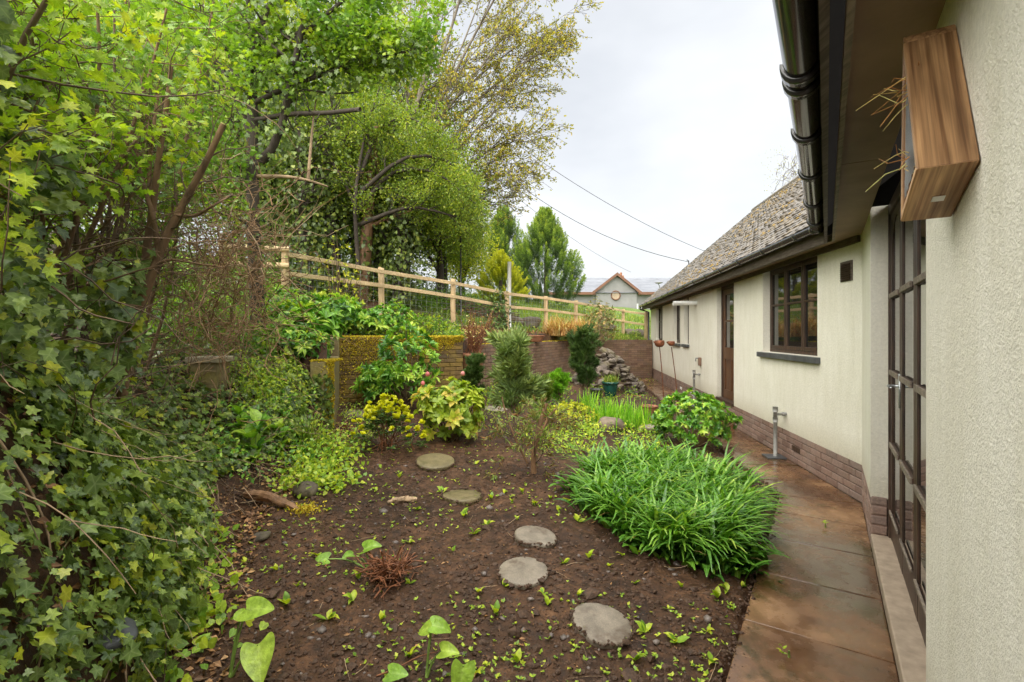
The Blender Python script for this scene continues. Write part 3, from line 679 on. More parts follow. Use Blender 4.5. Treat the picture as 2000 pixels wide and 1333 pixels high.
# far door, half glazed
d0, d1, dz0, dz1 = OPF[1]
dr = empty('door', FW(d0, 0, dz0)); dr.parent = house; dr.location = Vector(dr.location) - Vector(house.location)
def fbar(mb, a, b, c, e, dd, t): mb.box(FW(a, dd, c), FW(b, dd, c) - FW(a, dd, c), FW(a, dd + t, c) - FW(a, dd, c), (0, 0, e - c))
mb = MB(); fbar(mb, d0, d0 + .06, dz0, dz1, .08, .09); fbar(mb, d1 - .06, d1, dz0, dz1, .08, .09); fbar(mb, d0 + .06, d1 - .06, dz1 - .12, dz1, .08, .09); fbar(mb, d0, d1, dz0 - .02, dz0 + .03, -.02, .2); mb.build('frame', M['wood_dark'], dr, bevel=.004)
a, b = d0 + .065, d1 - .065; mb = MB()
for (x0, x1, y0, y1) in ((a, a + .1, .39, 2.43), (b - .1, b, .39, 2.43), (a + .1, b - .1, .39, .55), (a + .1, b - .1, 1.12, 1.34), (a + .1, b - .1, 2.33, 2.43), (a + .1, b - .1, 1.82, 1.85), ((a + b) / 2 - .05, (a + b) / 2 + .05, .55, 1.12)): fbar(mb, x0, x1, y0, y1, .1, .05)
mb.build('leaf', M['wood_door'], dr, bevel=.005)
for (x0, x1) in ((a + .1, (a + b) / 2 - .05), ((a + b) / 2 + .05, b - .1)):
    mb = MB(); fbar(mb, x0, x1, .55, 1.12, .118, .02); mb.build('panel', M['wood_door'], dr)
for (y0, y1) in ((1.34, 1.82), (1.85, 2.33)):
    mb = MB(); fbar(mb, a + .1, b - .1, y0, y1, .12, .008); mb.build('pane', M['glass'], dr)
mb = MB(); mb.box(FW(d0 - .05, -.32, 0.002), FW(d1 + .05, 0, 0) - FW(d0 - .05, 0, 0), FW(0, -.002, 0) - FW(0, -.32, 0), (0, 0, .17)); mb.build('step', M['path'], house, bevel=.01)

# near French doors: side light, two leaves, side light; glazed in four rows, arched heads
fd = empty('french_door', NW(1.06, 0, .07)); fd.parent = house; fd.location = Vector(fd.location) - Vector(house.location)
def nbar(mb, a, b, c, e, dd, t): mb.box(NW(a, dd, c), NW(b, dd, c) - NW(a, dd, c), NW(a, dd + t, c) - NW(a, dd, c), (0, 0, e - c))
o0, o1 = 1.06, 3.495; DD = .105
mb = MB(); nbar(mb, o0, o1, .0, .085, -.0, .28); mb.build('threshold', M['threshold'], fd, bevel=.008)
mb = MB(); nbar(mb, o0, o0 + .035, .085, 2.56, DD, .1); nbar(mb, o1 - .035, o1, .085, 2.56, DD, .1); nbar(mb, o0 + .035, o1 - .035, 2.48, 2.56, DD, .1); mb.build('frame', M['wood_dark'], fd, bevel=.004)
edges = [o0 + .037, o0 + .62, o0 + 1.2175, o0 + 1.815, o1 - .037]
rows = [.29, .79, 1.317, 1.87, 2.42]
for i in range(4):
    a, b = edges[i] + .003, edges[i + 1] - .003; mb = MB(); s = .062; dd = DD + .012
    nbar(mb, a, a + s, .09, 2.475, dd, .05); nbar(mb, b - s, b, .09, 2.475, dd, .05)
    nbar(mb, a + s, b - s, .09, rows[0], dd + .002, .046); nbar(mb, a + s, b - s, rows[4], 2.475, dd + .002, .046)
    for z in rows[1:4]: nbar(mb, a + s, b - s, z - .016, z + .016, dd - .008, .05)
    # arched head fillets
    for sx, x0 in ((1, a + s), (-1, b - s)):
        pts = [NW(x0, dd + .004, rows[4]), NW(x0, dd + .004, rows[4] - .22)] + [NW(x0 + sx * .22 * (1 - math.cos(t)), dd + .004, rows[4] - .22 + .22 * math.sin(t)) for t in np.linspace(.2, math.pi / 2, 6)]
        mb.add(pts + [p + np.array([nN[0] * .04, nN[1] * .04, 0]) for p in pts], [tuple(range(8)), tuple(range(8))[::-1]] + [(k, (k + 1) % 8, 8 + (k + 1) % 8, 8 + k) for k in range(8)])
    mb.build('leaf', M['wood_dark'], fd, bevel=.005)
    for z in rows[:4]:
        mb = MB(); nbar(mb, a + s, b - s, z - (.016 if z > .3 else 0), z + (.02 if z > .3 else .024), dd - .016, .012)
        mb.build('glazing_bar', M['wood_grey'], fd, bevel=.003)
    for k in range(4):
        mb = MB(); nbar(mb, a + s, b - s, rows[k] + .018, rows[k + 1] - .016, dd + .008, .008); mb.build('pane', M['glass'], fd)
mb = MB(); x = edges[1] - .03
mb.tube([NW(x, DD + .01, 1.26), NW(x, DD - .045, 1.26), NW(x + .02, DD - .05, 1.262), NW(x + .12, DD - .05, 1.265)], .009, 8); nbar(mb, x - .018, x + .018, 1.12, 1.34, DD + .004, .01)
mb.build('handle', M['steel'], fd, True)

# ---- eaves: soffit panels, fascia, gutter
OH = .30
def mitre(off): return off * math.tan((math.atan(WN) - math.atan(WF)) / 2)
def eave_box(fr, u0, u1, d0, d1, z0, z1, sgn=1, corner=True):
    """box along the eave; its corner end is mitred. d are distances in front of the wall"""
    V = []
    for z in (z0, z1):
        for (uu, d) in ((u0, d0), (u1, d0), (u1, d1), (u0, d1)):
            V.append(fr(uu + (mitre(d) if corner and uu == u0 else 0), -d, z))
    return V, [(0, 1, 2, 3), (4, 7, 6, 5), (0, 4, 5, 1), (1, 5, 6, 2), (2, 6, 7, 3), (3, 7, 4, 0)]
mb = MB()
for fr, L in ((FW, LF + .15), (NW, LN)):
    mb.add(*eave_box(fr, 0, L, OH - .001, OH - .026, 2.475, 2.66)); 
mb.build('fascia', M['fascia'], house)
mb = MB()
for fr, L in ((FW, LF + .15), (NW, LN)):
    mb.add(*eave_box(fr, 0, L, OH - .065, OH - .085, 2.49, 2.56))
mb.build('batten', M['wood_grey'], house)
joints = [0, 2.38, 4.8, 7.2, LN]
for i in range(4):
    mb = MB(); mb.add(*eave_box(NW, joints[i] + (.004 if i else 0), joints[i + 1] - .004, .0, OH - .086, 2.535, 2.553, corner=(i == 0))); mb.build('soffit_panel', M['soffit'], house)
fj = [0, 2.4, 4.8, 7.2, 9.6, 12, LF + .15]
for i in range(6):
    mb = MB(); mb.add(*eave_box(FW, fj[i] + (.004 if i else 0), fj[i + 1] - .004, .0, OH - .086, 2.535, 2.553, corner=(i == 0))); mb.build('soffit_panel', M['soffit'], house)
# wall plate board under the far soffit
mb = MB(); mb.add(*eave_box(FW, 0.02, LF, .002, .03, 2.47, 2.534, corner=False)); mb.build('wall_plate', M['fascia'], house)
# half-round gutter
GR = .059; GC = OH + .064; GZ = 2.635
def gut(fr, L, name):
    N = 10; V = []; Fs = []
    for (uu, cor) in ((0, 1), (L, 0)):
        for rr in (GR, GR - .004):
            for k in range(N + 1):
                t = math.pi * k / N; d = GC + rr * math.cos(t); z = GZ - rr * math.sin(t)
                V.append(fr(uu + (mitre(d) if cor else 0), -d, z))
    n = N + 1
    for k in range(N):
        Fs += [(k, k + 1, 2 * n + k + 1, 2 * n + k), (n + k, 3 * n + k, 3 * n + k + 1, n + k + 1)]
    Fs += [(0, 2 * n, 3 * n, n), (N, n + N, 3 * n + N, 2 * n + N)]
    mb = MB(); mb.add(V, Fs); g = mb.build(name, M['black_plastic'], house, True)
    return g
gF = gut(FW, LF + .2, 'gutter'); gN = gut(NW, LN, 'gutter')
def clip(fr, u, g, w=.035, rr=GR + .007):
    N = 12; V = []; Fs = []
    for uu in (u, u + w):
        for r_ in (rr, GR + .0005):
            for k in range(N + 1):
                t = -.15 + (math.pi + .3) * k / N; V.append(fr(uu, -(GC + r_ * math.cos(t)), GZ - r_ * math.sin(t)))
    n = N + 1
    for k in range(N): Fs += [(k, k + 1, 2 * n + k + 1, 2 * n + k), (k, n + k, n + k + 1, k + 1), (2 * n + k, 2 * n + k + 1, 3 * n + k + 1, 3 * n + k)]
    mb = MB(); mb.add(V, Fs); return mb.build('bracket', M['black_plastic'], g, True)
for u in (.42, 1.18, 2.0, 2.72, 3.30, 3.42, 4.4, 5.4): clip(NW, u, gN, .06, GR + .012)
for u in (.45, 1.35, 2.25, 3.15, 4.05, 4.95, 5.85, 6.75, 7.65, 8.55, 9.5, 10.5, 11.5, 12.5): clip(FW, u, gF)
mb = MB(); cpt = FW(mitre(GC), -GC, GZ)
mb.lathe((cpt[0], cpt[1], cpt[2] - GR - .012), [(.03, 0), (.052, .012), (.064, .04), (.066, .07)], 14); mb.build('gutter_corner', M['black_plastic'], house, True)

# ---- roof of clay tiles
PIT = math.atan2(3.28, 3.83)
roof = empty('roof', FW(0, 0, 2.66)); roof.parent = house; roof.location = Vector(roof.location) - Vector(house.location)
E0 = -.33; SL = 3.95 / math.cos(PIT)
def RF(u, s, h=0.): return FW(u, E0 + s * math.cos(PIT) - h * math.sin(PIT), 2.655 + s * math.sin(PIT) + h * math.cos(PIT))
def RN(u, s, h=0.): return NW(u, E0 + s * math.cos(PIT) - h * math.sin(PIT), 2.655 + s * math.sin(PIT) + h * math.cos(PIT))
tanm = math.tan((math.atan(WN) - math.atan(WF)) / 2)
def uval(s): return -(E0 + s * math.cos(PIT)) * tanm                         # valley line on the roof slope
mb = MB()
for RR, L in ((RF, LF + .22), (RN, LN)):
    V = [RR(uval(0), 0, -.03), RR(L, 0, -.03), RR(L, SL, -.03), RR(uval(SL), SL, -.03)]
    V += [RR(uval(0), 0, -.06), RR(L, 0, -.06), RR(L, SL, -.06), RR(uval(SL), SL, -.06)]
    mb.add(V, [(0, 1, 2, 3), (7, 6, 5, 4), (0, 4, 5, 1), (1, 5, 6, 2), (2, 6, 7, 3), (3, 7, 4, 0)])
b0 = RF(LF + .22, SL, -.03); b1 = RF(uval(SL) - 3, SL, -.03); dn = np.array([nF[0] * 3.95, nF[1] * 3.95, -3.3])
mb.add([b0, b1, b1 + dn, b0 + dn], [(0, 1, 2, 3)])
mb.build('underlay', M['dark_inside'], roof)
TWD, TEX = .168, .108
rows_n = int(SL / TEX); single = []; rest = []
for r in range(rows_n + 1):
    s = r * TEX; u = uval(s) + (TWD / 2 if r % 2 else 0)
    while u < LF + .2:
        single.append((u, s, r)); u += TWD
def pxy(p): return (1000 + F * p[0] / p[1], 652 - F * (p[2] - 1.6) / p[1])
sc = []
for (u, s, r) in single:
    p = RF(u, s); x, y = pxy(p); sc.append((0 if x < 1592 and u > .4 else 100) + p[1])
order = np.argsort(sc); top300 = set(order[:300].tolist())
def tile_geo(u, s, j):
    w = TWD * .985; l = .26; h0 = .012 + j[0] * .006; h1 = .030 + j[1] * .008; du = j[2] * .004
    V = []
    for (hh) in (0, -.012):
        for (a, b, hgt) in ((0, 0, h1), (.5, -.003, h1 + .008), (1, 0, h1), (1, l, h0 - .004), (.5, l, h0 + .002), (0, l, h0 - .004)):
            V.append(RF(u + du + a * w, s + b + j[3] * .006, hgt + hh))
    return V, [(0, 1, 4, 5), (1, 2, 3, 4), (6, 7, 1, 0), (7, 8, 2, 1), (8, 9, 3, 2), (11, 6, 0, 5)]
restmb = MB()
for i, (u, s, r) in enumerate(single):
    V, Fs = tile_geo(u, s, rng.uniform(-1, 1, 4))
    if i in top300:
        t = MB(); t.add(V, Fs); t.build('tile', M['tile'], roof)
    else: restmb.add(V, Fs)
o = restmb.build('tile_courses', M['tile'], roof); o['kind'] = 'stuff'
# ridge and verge
mb = MB(); k = 0; u = uval(SL)
while u < LF + .1:
    p0, p1 = RF(u, SL, .02), RF(u + .30, SL, .02); mb.tube([p0, (p0 + p1) / 2, p1], [.075, .072, .07], 8); u += .305
o = mb.build('ridge_tiles', M['tile'], roof); o['kind'] = 'stuff'
mb = MB(); mb.box(RF(LF + .18, 0, -.16), RF(LF + .205, 0, -.16) - RF(LF + .18, 0, -.16), RF(LF + .18, SL, -.16) - RF(LF + .18, 0, -.16), RF(LF, 0, .02) - RF(LF, 0, -.16)); mb.build('barge_board', M['fascia'], roof)
# moss cushions on the tiles
n = 1500; uu = rng.uniform(.2, LF, n); sr = (rng.integers(0, rows_n - 1, n)) * TEX + rng.uniform(-.004, .02, n)
keep = fbm(uu, sr, 1.1, 3, 5) + fbm(uu, sr, 6, 2, 8) * .5 > -.02; uu, sr = uu[keep], sr[keep]
arr = []; mm = MB()
for a_, s_ in zip(uu, sr):
    c_ = RF(a_, s_, .04); r_ = rng.uniform(.01, .03); e1 = np.array([uF[0], uF[1], 0]); e2 = unit(RF(0, 1) - RF(0, 0)); e3 = np.cross(e1, e2); e3 = e3 if e3[2] > 0 else -e3
    V = [c_ + e3 * r_ * .6] + [c_ + r_ * (math.cos(t) * e1 * 1.5 + math.sin(t) * e2) for t in np.linspace(0, 2 * math.pi, 6, endpoint=False)]
    mm.add(V, [(0, 1 + k, 1 + (k + 1) % 6) for k in range(6)])
o = mm.build('moss', simple('tile_moss', (.27, .17, .03), .9, var=.5, scale=3), roof, True); o['kind'] = 'stuff'

# ---- fittings on the far wall
mb = MB(); fbar(mb, .15, .36, 2.12, 2.32, -.012, .012); v = mb.build('air_vent', M['fascia'], house, bevel=.002)
mb = MB()
for k in range(8):
    z = 2.14 + k * .021; mb.add([FW(.17, -.013, z), FW(.34, -.013, z), FW(.34, -.03, z - .006), FW(.17, -.03, z - .006), FW(.17, -.013, z + .008), FW(.34, -.013, z + .008)], [(0, 1, 2, 3), (3, 2, 5, 4), (0, 3, 4), (1, 5, 2)])
mb.build('louvre', M['wood_dark'], v)
mb = MB(); mb.tube([FW(6.4, .02, 2.29), FW(6.4, -.2, 2.29), FW(6.4, -.52, 2.285)], .052, 14); mb.build('flue_pipe', M['white_plastic'], house, True)
def standpipe(u, top, d=.13):
    mb = MB(); p = FW(u, -d, 0)
    mb.tube([FW(u, -d, -.02), FW(u, -d, top)], .024, 12); mb.tube([FW(u, -d, top - .03), FW(u, -d, top + .035)], .032, 12); mb.tube([FW(u, -d, top - .16), FW(u, -d, top - .1)], .03, 12)
    mb.tube([FW(u, -d, top - .06), FW(u - .01, .0, top - .05)], .018, 10); mb.tube([FW(u, -.045, top - .057), FW(u, -.02, top - .055)], .026, 10)
    o = mb.build('waste_pipe', M['grey_plastic'], house, True)
    g = MB(); g.box(FW(u - .11, -.26, .002), FW(u + .11, 0, 0) - FW(u - .11, 0, 0), FW(0, -.03, 0) - FW(0, -.26, 0), (0, 0, .02)); g.build('gully_frame', M['slate'], o, bevel=.004)
standpipe(1.68, .62); standpipe(6.1, .76)
mb = MB(); fbar(mb, 5.98, 6.1, .9, 1.08, -.05, .05); mb.build('meter_box', simple('meter_brown', (.22, .13, .09), .5), house, bevel=.01)
mb = MB(); mb.tube([FW(6.28, 0, 1.05), FW(6.28, -.05, 1.05), FW(6.28, -.055, .98)], .016, 8); mb.build('overflow_pipe', M['grey_plastic'], house, True)
mb = MB(); fbar(mb, 5.0, 5.22, .12, .36, -.09, .09); mb.build('cable_box', M['black_plastic'], house, bevel=.008)
for u in (1.28, 6.8, 8.0):
    mb = MB(); fbar(mb, u, u + .215, .152, .21, -.006, .05)
    a_ = mb.build('air_brick', M['wood_dark'] if u < 5 else M['white_plastic'], house)
mb = MB(); e = FW(LF + .1, -.1, 2.5)
mb.tube([FW(LF + .12, -GC, 2.6), FW(LF + .12, -GC, 2.5), FW(LF + .12, -.06, 2.4), FW(LF + .12, -.06, 0)], .034, 10); mb.build('downpipe', M['black_plastic'], house, True)

# ------------------------------------------------------------------ garden walls
def brick_wall(name, pts, z0f, z1, th, mat, label, cat, limit, H=.075, Lb=.225, mortar='mortar', coping=None, back=True):
    """free-standing wall of bricks along a polyline; each brick its own piece up to limit"""
    w = empty(name, (pts[0][0], pts[0][1], 0), label, cat)
    core = MB(); items = []
    for (p, q) in zip(pts[:-1], pts[1:]):
        p = np.array(p, float); q = np.array(q, float); d = q - p; L = np.linalg.norm(d); d /= L; nrm = np.array([d[1], -d[0]])   # faces the garden
        zb = min(z0f(p), z0f(q)) - .15
        core.box((*(p - nrm * th), zb), (*(d * L), 0), (*(nrm * (th - .012)), 0), (0, 0, z1 - zb - .004))
        r = 0; z = z1 - H
        while z > zb - H:
            u = 0. if r % 2 else -Lb / 2
            while u < L - .02:
                a = max(u, 0); b = min(u + Lb - .01, L)
                if b - a > .03:
                    c = p + d * (a + b) / 2
                    items.append((c[0], c[1], z, b - a, math.atan2(d[1], d[0]), p + d * a, d, nrm))
                u += Lb
            z -= H; r += 1
    core.build('mortar', M[mortar], w)
    me = brick_me(name + '_brick', Lb - .01, .09, H - .01, M[mat], .005)
    items.sort(key=lambda t: math.hypot(t[0], t[1]) + (50 if t[2] < zt(t[0] + t[7][0] * .1, t[1] + t[7][1] * .1) - .05 else 0))
    rest = MB()
    for i, (cx, cy, z, L, rz, p, d, nr) in enumerate(items):
        jit = rng.uniform(-.004, .004)
        if i < limit:
            pp = p + nr * jit
            o = place('brick', me, (pp[0], pp[1], z), rz, w, (L / (Lb - .01), 1, 1))
        else:
            pp = p + nr * jit; rest.box((*pp, z), (*(d * L), 0), (*(-nr * .08), 0), (0, 0, H - .01))
    if rest.n: rest.build('brick_courses', M[mat], w)['kind'] = 'stuff'
    return w
zl = lambda p: float(zterr(np.array([p[0] + .1]), np.array([p[1] - .15]))[0])
mw = brick_wall('mossy_wall', [(-2.78, 7.6), (-.87, 8.6)], zl, 1.545, .3, 'mossbrick', 'yellow mossy brick retaining wall behind the leafy shrubs', 'wall', 300, mortar='moss_mortar')
mb = MB(); mb.box((-3.1, 7.45, 1.545), (.30, .155, 0), (-.0, .22, 0), (0, 0, .002)); 
# moss mat on the wall top and streaks down the face
def mosspatch(name, parent, n, fn, size):
    pos, nr = fn(n); tip = unit(rng.normal(size=(n, 3)) * .6 + nr); leaves(name, M['moss'], parent, [(T2, pos, tip, unit(rng.normal(size=(n, 3))), rng.uniform(*size, n), 1.2, None)])['kind'] = 'stuff'
d_ = unit(np.array([1.91, 1.0])); nd_ = np.array([d_[1], -d_[0]])
def f1(n):
    u = rng.uniform(0, 2.16, n); dep = rng.random(n); top = rng.random(n) < .45
    b = np.array([-2.78, 7.6]) + d_ * u[:, None]
    z = np.where(top, 1.545, 1.545 - np.abs(rng.normal(0, .3, n)) * np.clip(1.5 - u / 1.5, .15, 1.5) * (.6 + 1.2 * np.abs(vn(u * 7, u * 0, 3)) * 2))
    off = np.where(top, -dep * .3, .004)
    xy = b + nd_ * off[:, None]
    nr = np.where(top[:, None], np.array([[0, 0, 1.]]), np.array([[nd_[0], nd_[1], .1]])); return np.column_stack([xy, z]), nr
mosspatch('moss', mw, 13000, f1, (.012, .032))
# end pier with the lower step, running back to the mossy wall
pr = empty('wall_end', (-2.3, 6, 0), 'mossy concrete wall end with a lower step, ivy on its face', 'wall')
mb = MB(); mb.add([(-2.50, 5.98, .1), (-2.20, 5.98, .1), (-2.66, 7.42, .1), (-2.96, 7.42, .1), (-2.50, 5.98, 1.255), (-2.20, 5.98, 1.255), (-2.66, 7.42, 1.255), (-2.96, 7.42, 1.255)], [(0, 3, 2, 1), (4, 5, 6, 7), (0, 1, 5, 4), (1, 2, 6, 5), (2, 3, 7, 6), (3, 0, 4, 7)]); mb.build('low_block', M['concrete_moss'], pr, bevel=.015)
mb = MB(); mb.add([(-2.90, 7.40, .1), (-2.655, 7.40, .1), (-2.72, 7.62, .1), (-2.98, 7.62, .1), (-2.90, 7.40, 1.535), (-2.655, 7.40, 1.535), (-2.72, 7.62, 1.545), (-2.98, 7.62, 1.545)], [(0, 3, 2, 1), (4, 5, 6, 7), (0, 1, 5, 4), (1, 2, 6, 5), (2, 3, 7, 6), (3, 0, 4, 7)]); mb.build('return_wall', M['concrete_moss'], pr, bevel=.012)
def f2(n):
    m_ = rng.random(n) < .5
    x = np.where(m_, rng.uniform(-2.5, -2.2, n) - .0, -2.2 - np.abs(rng.normal(0, .05, n))); y = np.where(m_, rng.uniform(5.98, 6.3, n), 5.978); z = np.where(m_, 1.256, rng.uniform(.2, 1.25, n))
    return np.column_stack([x, y, z]), np.tile([[0, -.3, 1.]], (n, 1))
mosspatch('moss', pr, 4200, f2, (.012, .032))
bw = brick_wall('brick_retaining_wall', [(-.72, 9.3), (.98, 13), (2.7, 17), (5.03, 17.33)], zl, 1.38, .25, 'brick_wall', 'long brown brick retaining wall below the dry grass and fence', 'wall', 300)
def f3(n):
    u = rng.uniform(0, 8.4, n); a = np.array([-.72, 9.3]); b = np.array([2.7, 17.]); xy = a + (b - a) * (u / 8.4)[:, None]; xy[:, 0] -= rng.uniform(0, .2, n)
    return np.column_stack([xy, np.full(n, 1.382)]), np.tile([[0, 0, 1.]], (n, 1))
mosspatch('moss', bw, 1500, f3, (.015, .035))

# ------------------------------------------------------------------ timber fence
fence = empty('timber_fence', (-3.94, 8.4, 1.9), 'new pale timber post and rail fence with wire mesh climbing the slope', 'fence')
FP = [(557, 484, 493, 531, 8.4), (745, 523, 528, 555, 9.9), (885, 545, 551, 577, 11.4), (990, 569, 572, 597, 13.0), (1066, 579, 581, 604, 14.6), (1125, 587, 590, 612, 16.2), (1172, 596, 598, 619, 17.9), (1217, 604, 606, 626, 19.3), (1262, 609, 612, 633, 18.3)]
prev = None
for i, (px, pt, r1, r2, Y) in enumerate(FP):
    t = P(px, pt, Y); zb = zt(t[0], t[1]) - .2
    mb = MB(); rr = .062 if i != 8 else .075
    zs = np.linspace(zb, t[2] - .015, 6)
    mb.tube([(t[0] + rng.normal(0, .003), t[1], z) for z in zs] + [(t[0], t[1], t[2])], [rr] * 6 + [rr * .75], 10); mb.build('post', M['fence_post'], fence, True)
    a = [P(px, r, Y) for r in (r1, r2)]
    if prev is not None:
        for k in (0, 1):
            mb = MB(); p0, p1 = prev[k], a[k]; dd = unit(p1 - p0); off = np.array([dd[1], -dd[0], 0]) * .07
            p0 = p0 - dd * .03; p1 = p1 + dd * .03
            mb.box(p0 + off - np.array([0, 0, .078]), p1 - p0, -off / .07 * .035, (0, 0, .078)); mb.build('rail', M['fence'], fence, bevel=.006)
        # stock wire between the rails and the ground
        if i < 8:
            po = []; p0, p1 = prev[0] - np.array([0, 0, .05]), a[0] - np.array([0, 0, .05]); L = np.linalg.norm(p1 - p0)
            off = np.array([0.02, .03, 0])
            for k in range(9): po.append(np.linspace(p0 - [0, 0, .12 * k], p1 - [0, 0, .12 * k], 5) + off)
            for u in np.arange(.1, L, .15):
                b = p0 + (p1 - p0) * u / L + off; po.append(np.linspace(b, b - [0, 0, .96], 5))
            po = np.array(po); tubes_obj('wire_mesh', [(po, np.full(po.shape[:2], .0026), 3)], M['steel'], fence)
    prev = a
p0 = P(557, 490, 8.4)
for (y, yy) in ((487, 482), (519, 515)):        # round rails of the corner panel
    mb = MB(); a = P(565, y, 8.36); b = P(430, yy, 8.0); mb.tube([a, (a + b) / 2, b], .045, 10); mb.build('rail', M['fence'], fence, True)
mb = MB(); a = P(435, 470, 7.98); mb.tube([(a[0], a[1], 1.4), (a[0], a[1], a[2])], .06, 10); mb.build('post', M['fence_post'], fence, True)

# ------------------------------------------------------------------ house beyond
bh = empty('grey_house', (8, 40, 3.4), 'grey rendered house with orange gable boards and round window beyond the fence', 'house')
Yb = 40.
def Q2(px, py, dy=0): 
    p = P(px, py, Yb); return np.array([p[0], Yb + dy, p[2]])
mb = MB(); a = Q2(1070, 571); b = Q2(1420, 571); mb.box((a[0], Yb, 1.5), (b[0] - a[0], 0, 0), (0, 8, 0), (0, 0, a[2] - 1.5)); mb.build('wall', M['grey_render'], bh)
g0, g1, gp = Q2(1163, 571, -.25), Q2(1242, 571, -.25), Q2(1203, 540, -.25)
mb = MB(); mb.add([g0 - [0, 0, 4], g1 - [0, 0, 4], g1, gp, g0] + [p + np.array([0, .24, 0]) for p in (g0 - [0, 0, 4], g1 - [0, 0, 4], g1, gp, g0)], [(0, 1, 2, 3, 4), (9, 8, 7, 6, 5), (0, 5, 6, 1), (1, 6, 7, 2), (2, 7, 8, 3), (3, 8, 9, 4), (4, 9, 5, 0)]); mb.build('gable', M['grey_render'], bh)
mb = MB(); r0, r1 = Q2(1060, 573, -.4), Q2(1430, 573, -.4); h = Q2(1203, 543)[2] + .45
mb.add([r0, r1, (r1[0], Yb + 4, h), (r0[0], Yb + 4, h), (r0[0], Yb + 8.4, r0[2]), (r1[0], Yb + 8.4, r0[2])], [(0, 1, 2, 3), (3, 2, 5, 4)]); rf = mb.build('roof', M['far_slate'], bh)
mb = MB(); mb.add([gp + [0, -.15, .12], g0 + [-.35, -.15, -.1], (g0[0] - .35, Yb + 2.5, g0[2] - .1), (gp[0], Yb + 3.6, gp[2] + .12), g1 + [.35, -.15, -.1], (g1[0] + .35, Yb + 2.5, g1[2] - .1)], [(0, 1, 2, 3), (0, 3, 5, 4)]); mb.build('roof', M['far_slate'], bh)
for (p, q) in ((g0, gp), (gp, g1)):
    mb = MB(); e = unit(q - p); p_ = p - e * .45 if p is g0 else p; q_ = q + e * .45 if q is g1 else q
    mb.box(p_ + [0, -.3, .0], q_ - p_, (0, .12, 0), (0, 0, .26)); mb.build('barge_board', M['barge'], bh)
for (x0, x1) in ((1062, 1161), (1244, 1428)):
    mb = MB(); a = Q2(x0, 574, -.5); b = Q2(x1, 574, -.5); mb.box(a - [0, 0, .12], b - a, (0, .1, 0), (0, 0, .22)); mb.build('fascia_board', M['barge'], bh)
c = Q2(1201, 578, -.27); mb = MB(); ring = [(c[0] + .36 * math.cos(t), c[1] - .04, c[2] + .36 * math.sin(t)) for t in np.linspace(0, 2 * math.pi, 25)]; mb.tube(ring, .05, 6, False); rw = mb.build('round_window', M['barge'], bh, True)
mb = MB(); mb.add([(c[0] + .34 * math.cos(t), c[1] - .02, c[2] + .34 * math.sin(t)) for t in np.linspace(0, 2 * math.pi, 24, endpoint=False)], [tuple(range(24))[::-1]]); mb.build('pane', simple('far_pane', (.35, .26, .17), .3), rw)
mb = MB(); a = Q2(1230, 545, 4); mb.box(a, (.45, 0, 0), (0, .45, 0), (0, 0, .75)); mb.lathe((a[0] + .22, a[1] + .22, a[2] + .75), [(.12, 0), (.1, .3)], 10); mb.build('chimney', M['terracotta'], bh)
mb = MB(); a = Q2(1284, 562, -.6); mb.tube([a + [0, 0, -.6], a + [0, 0, 0], a + [-.15, -.15, .2]], .03, 6); mb.lathe(a + np.array([-.15, -.25, .2]), [(.02, 0), (.2, .04), (.34, .12)], 14); mb.build('satellite_dish', M['grey_plastic'], bh, True)
for px in (1290, 1225):
    mb = MB(); a = Q2(px, 615, -.06); mb.box(a, (.9, 0, 0), (0, .05, 0), (0, 0, .9)); mb.build('window', M['white_plastic'], bh)
# overhead wires
def wire(label, a, b, sag, r=.011):
    t = np.linspace(0, 1, 16)[:, None]; pts = a + (b - a) * t; pts[:, 2] -= (sag * 4 * t * (1 - t))[:, 0]
    mb = MB(); mb.tube(pts, r, 5); tag(mb.build('overhead_wire', M['wire'], None, True), label, 'wire', 'overhead wires in the sky')
wire('topmost overhead wire slanting down to the cottage ridge', P(940, 230, 22), P(1378, 492, 24), .5, .012)
wire('middle overhead wire ending at the cottage roof', P(960, 318, 22), P(1345, 512, 19), .7, .012)
wire('lowest faint overhead wire running to the grey house chimney', P(960, 345, 30), P(1232, 532, 44), .5, .012)
mb = MB(); a = P(1345, 530, 19); mb.tube([a, P(1345, 510, 19), P(1341, 508, 19)], .02, 6); tag(mb.build('wire_bracket', M['wire']), 'small bracket holding a wire above the cottage roof', 'bracket')
# pole feeder and white tube beyond the fence
a = P(900, 545, 14); mb = MB(); mb.tube([(a[0], a[1], zt(a[0], a[1]) - .1), a, P(900, 462, 14)], .022, 8); mb.tube([P(900, 462, 14), P(906, 458, 14), P(912, 464, 14)], .012, 6); tag(mb.build('garden_pole', M['black_plastic'], None, True), 'thin black pole standing among the trees behind the fence', 'pole')
a = P(995, 512, 13.4); mb = MB(); mb.tube([(a[0], a[1], zt(a[0], a[1]) - .1), (a[0] - .01, a[1], 2.3), a], .055, 12); tag(mb.build('white_tube', M['white_plastic'], None, True), 'upright white plastic tube sticking up behind the fence', 'tube')

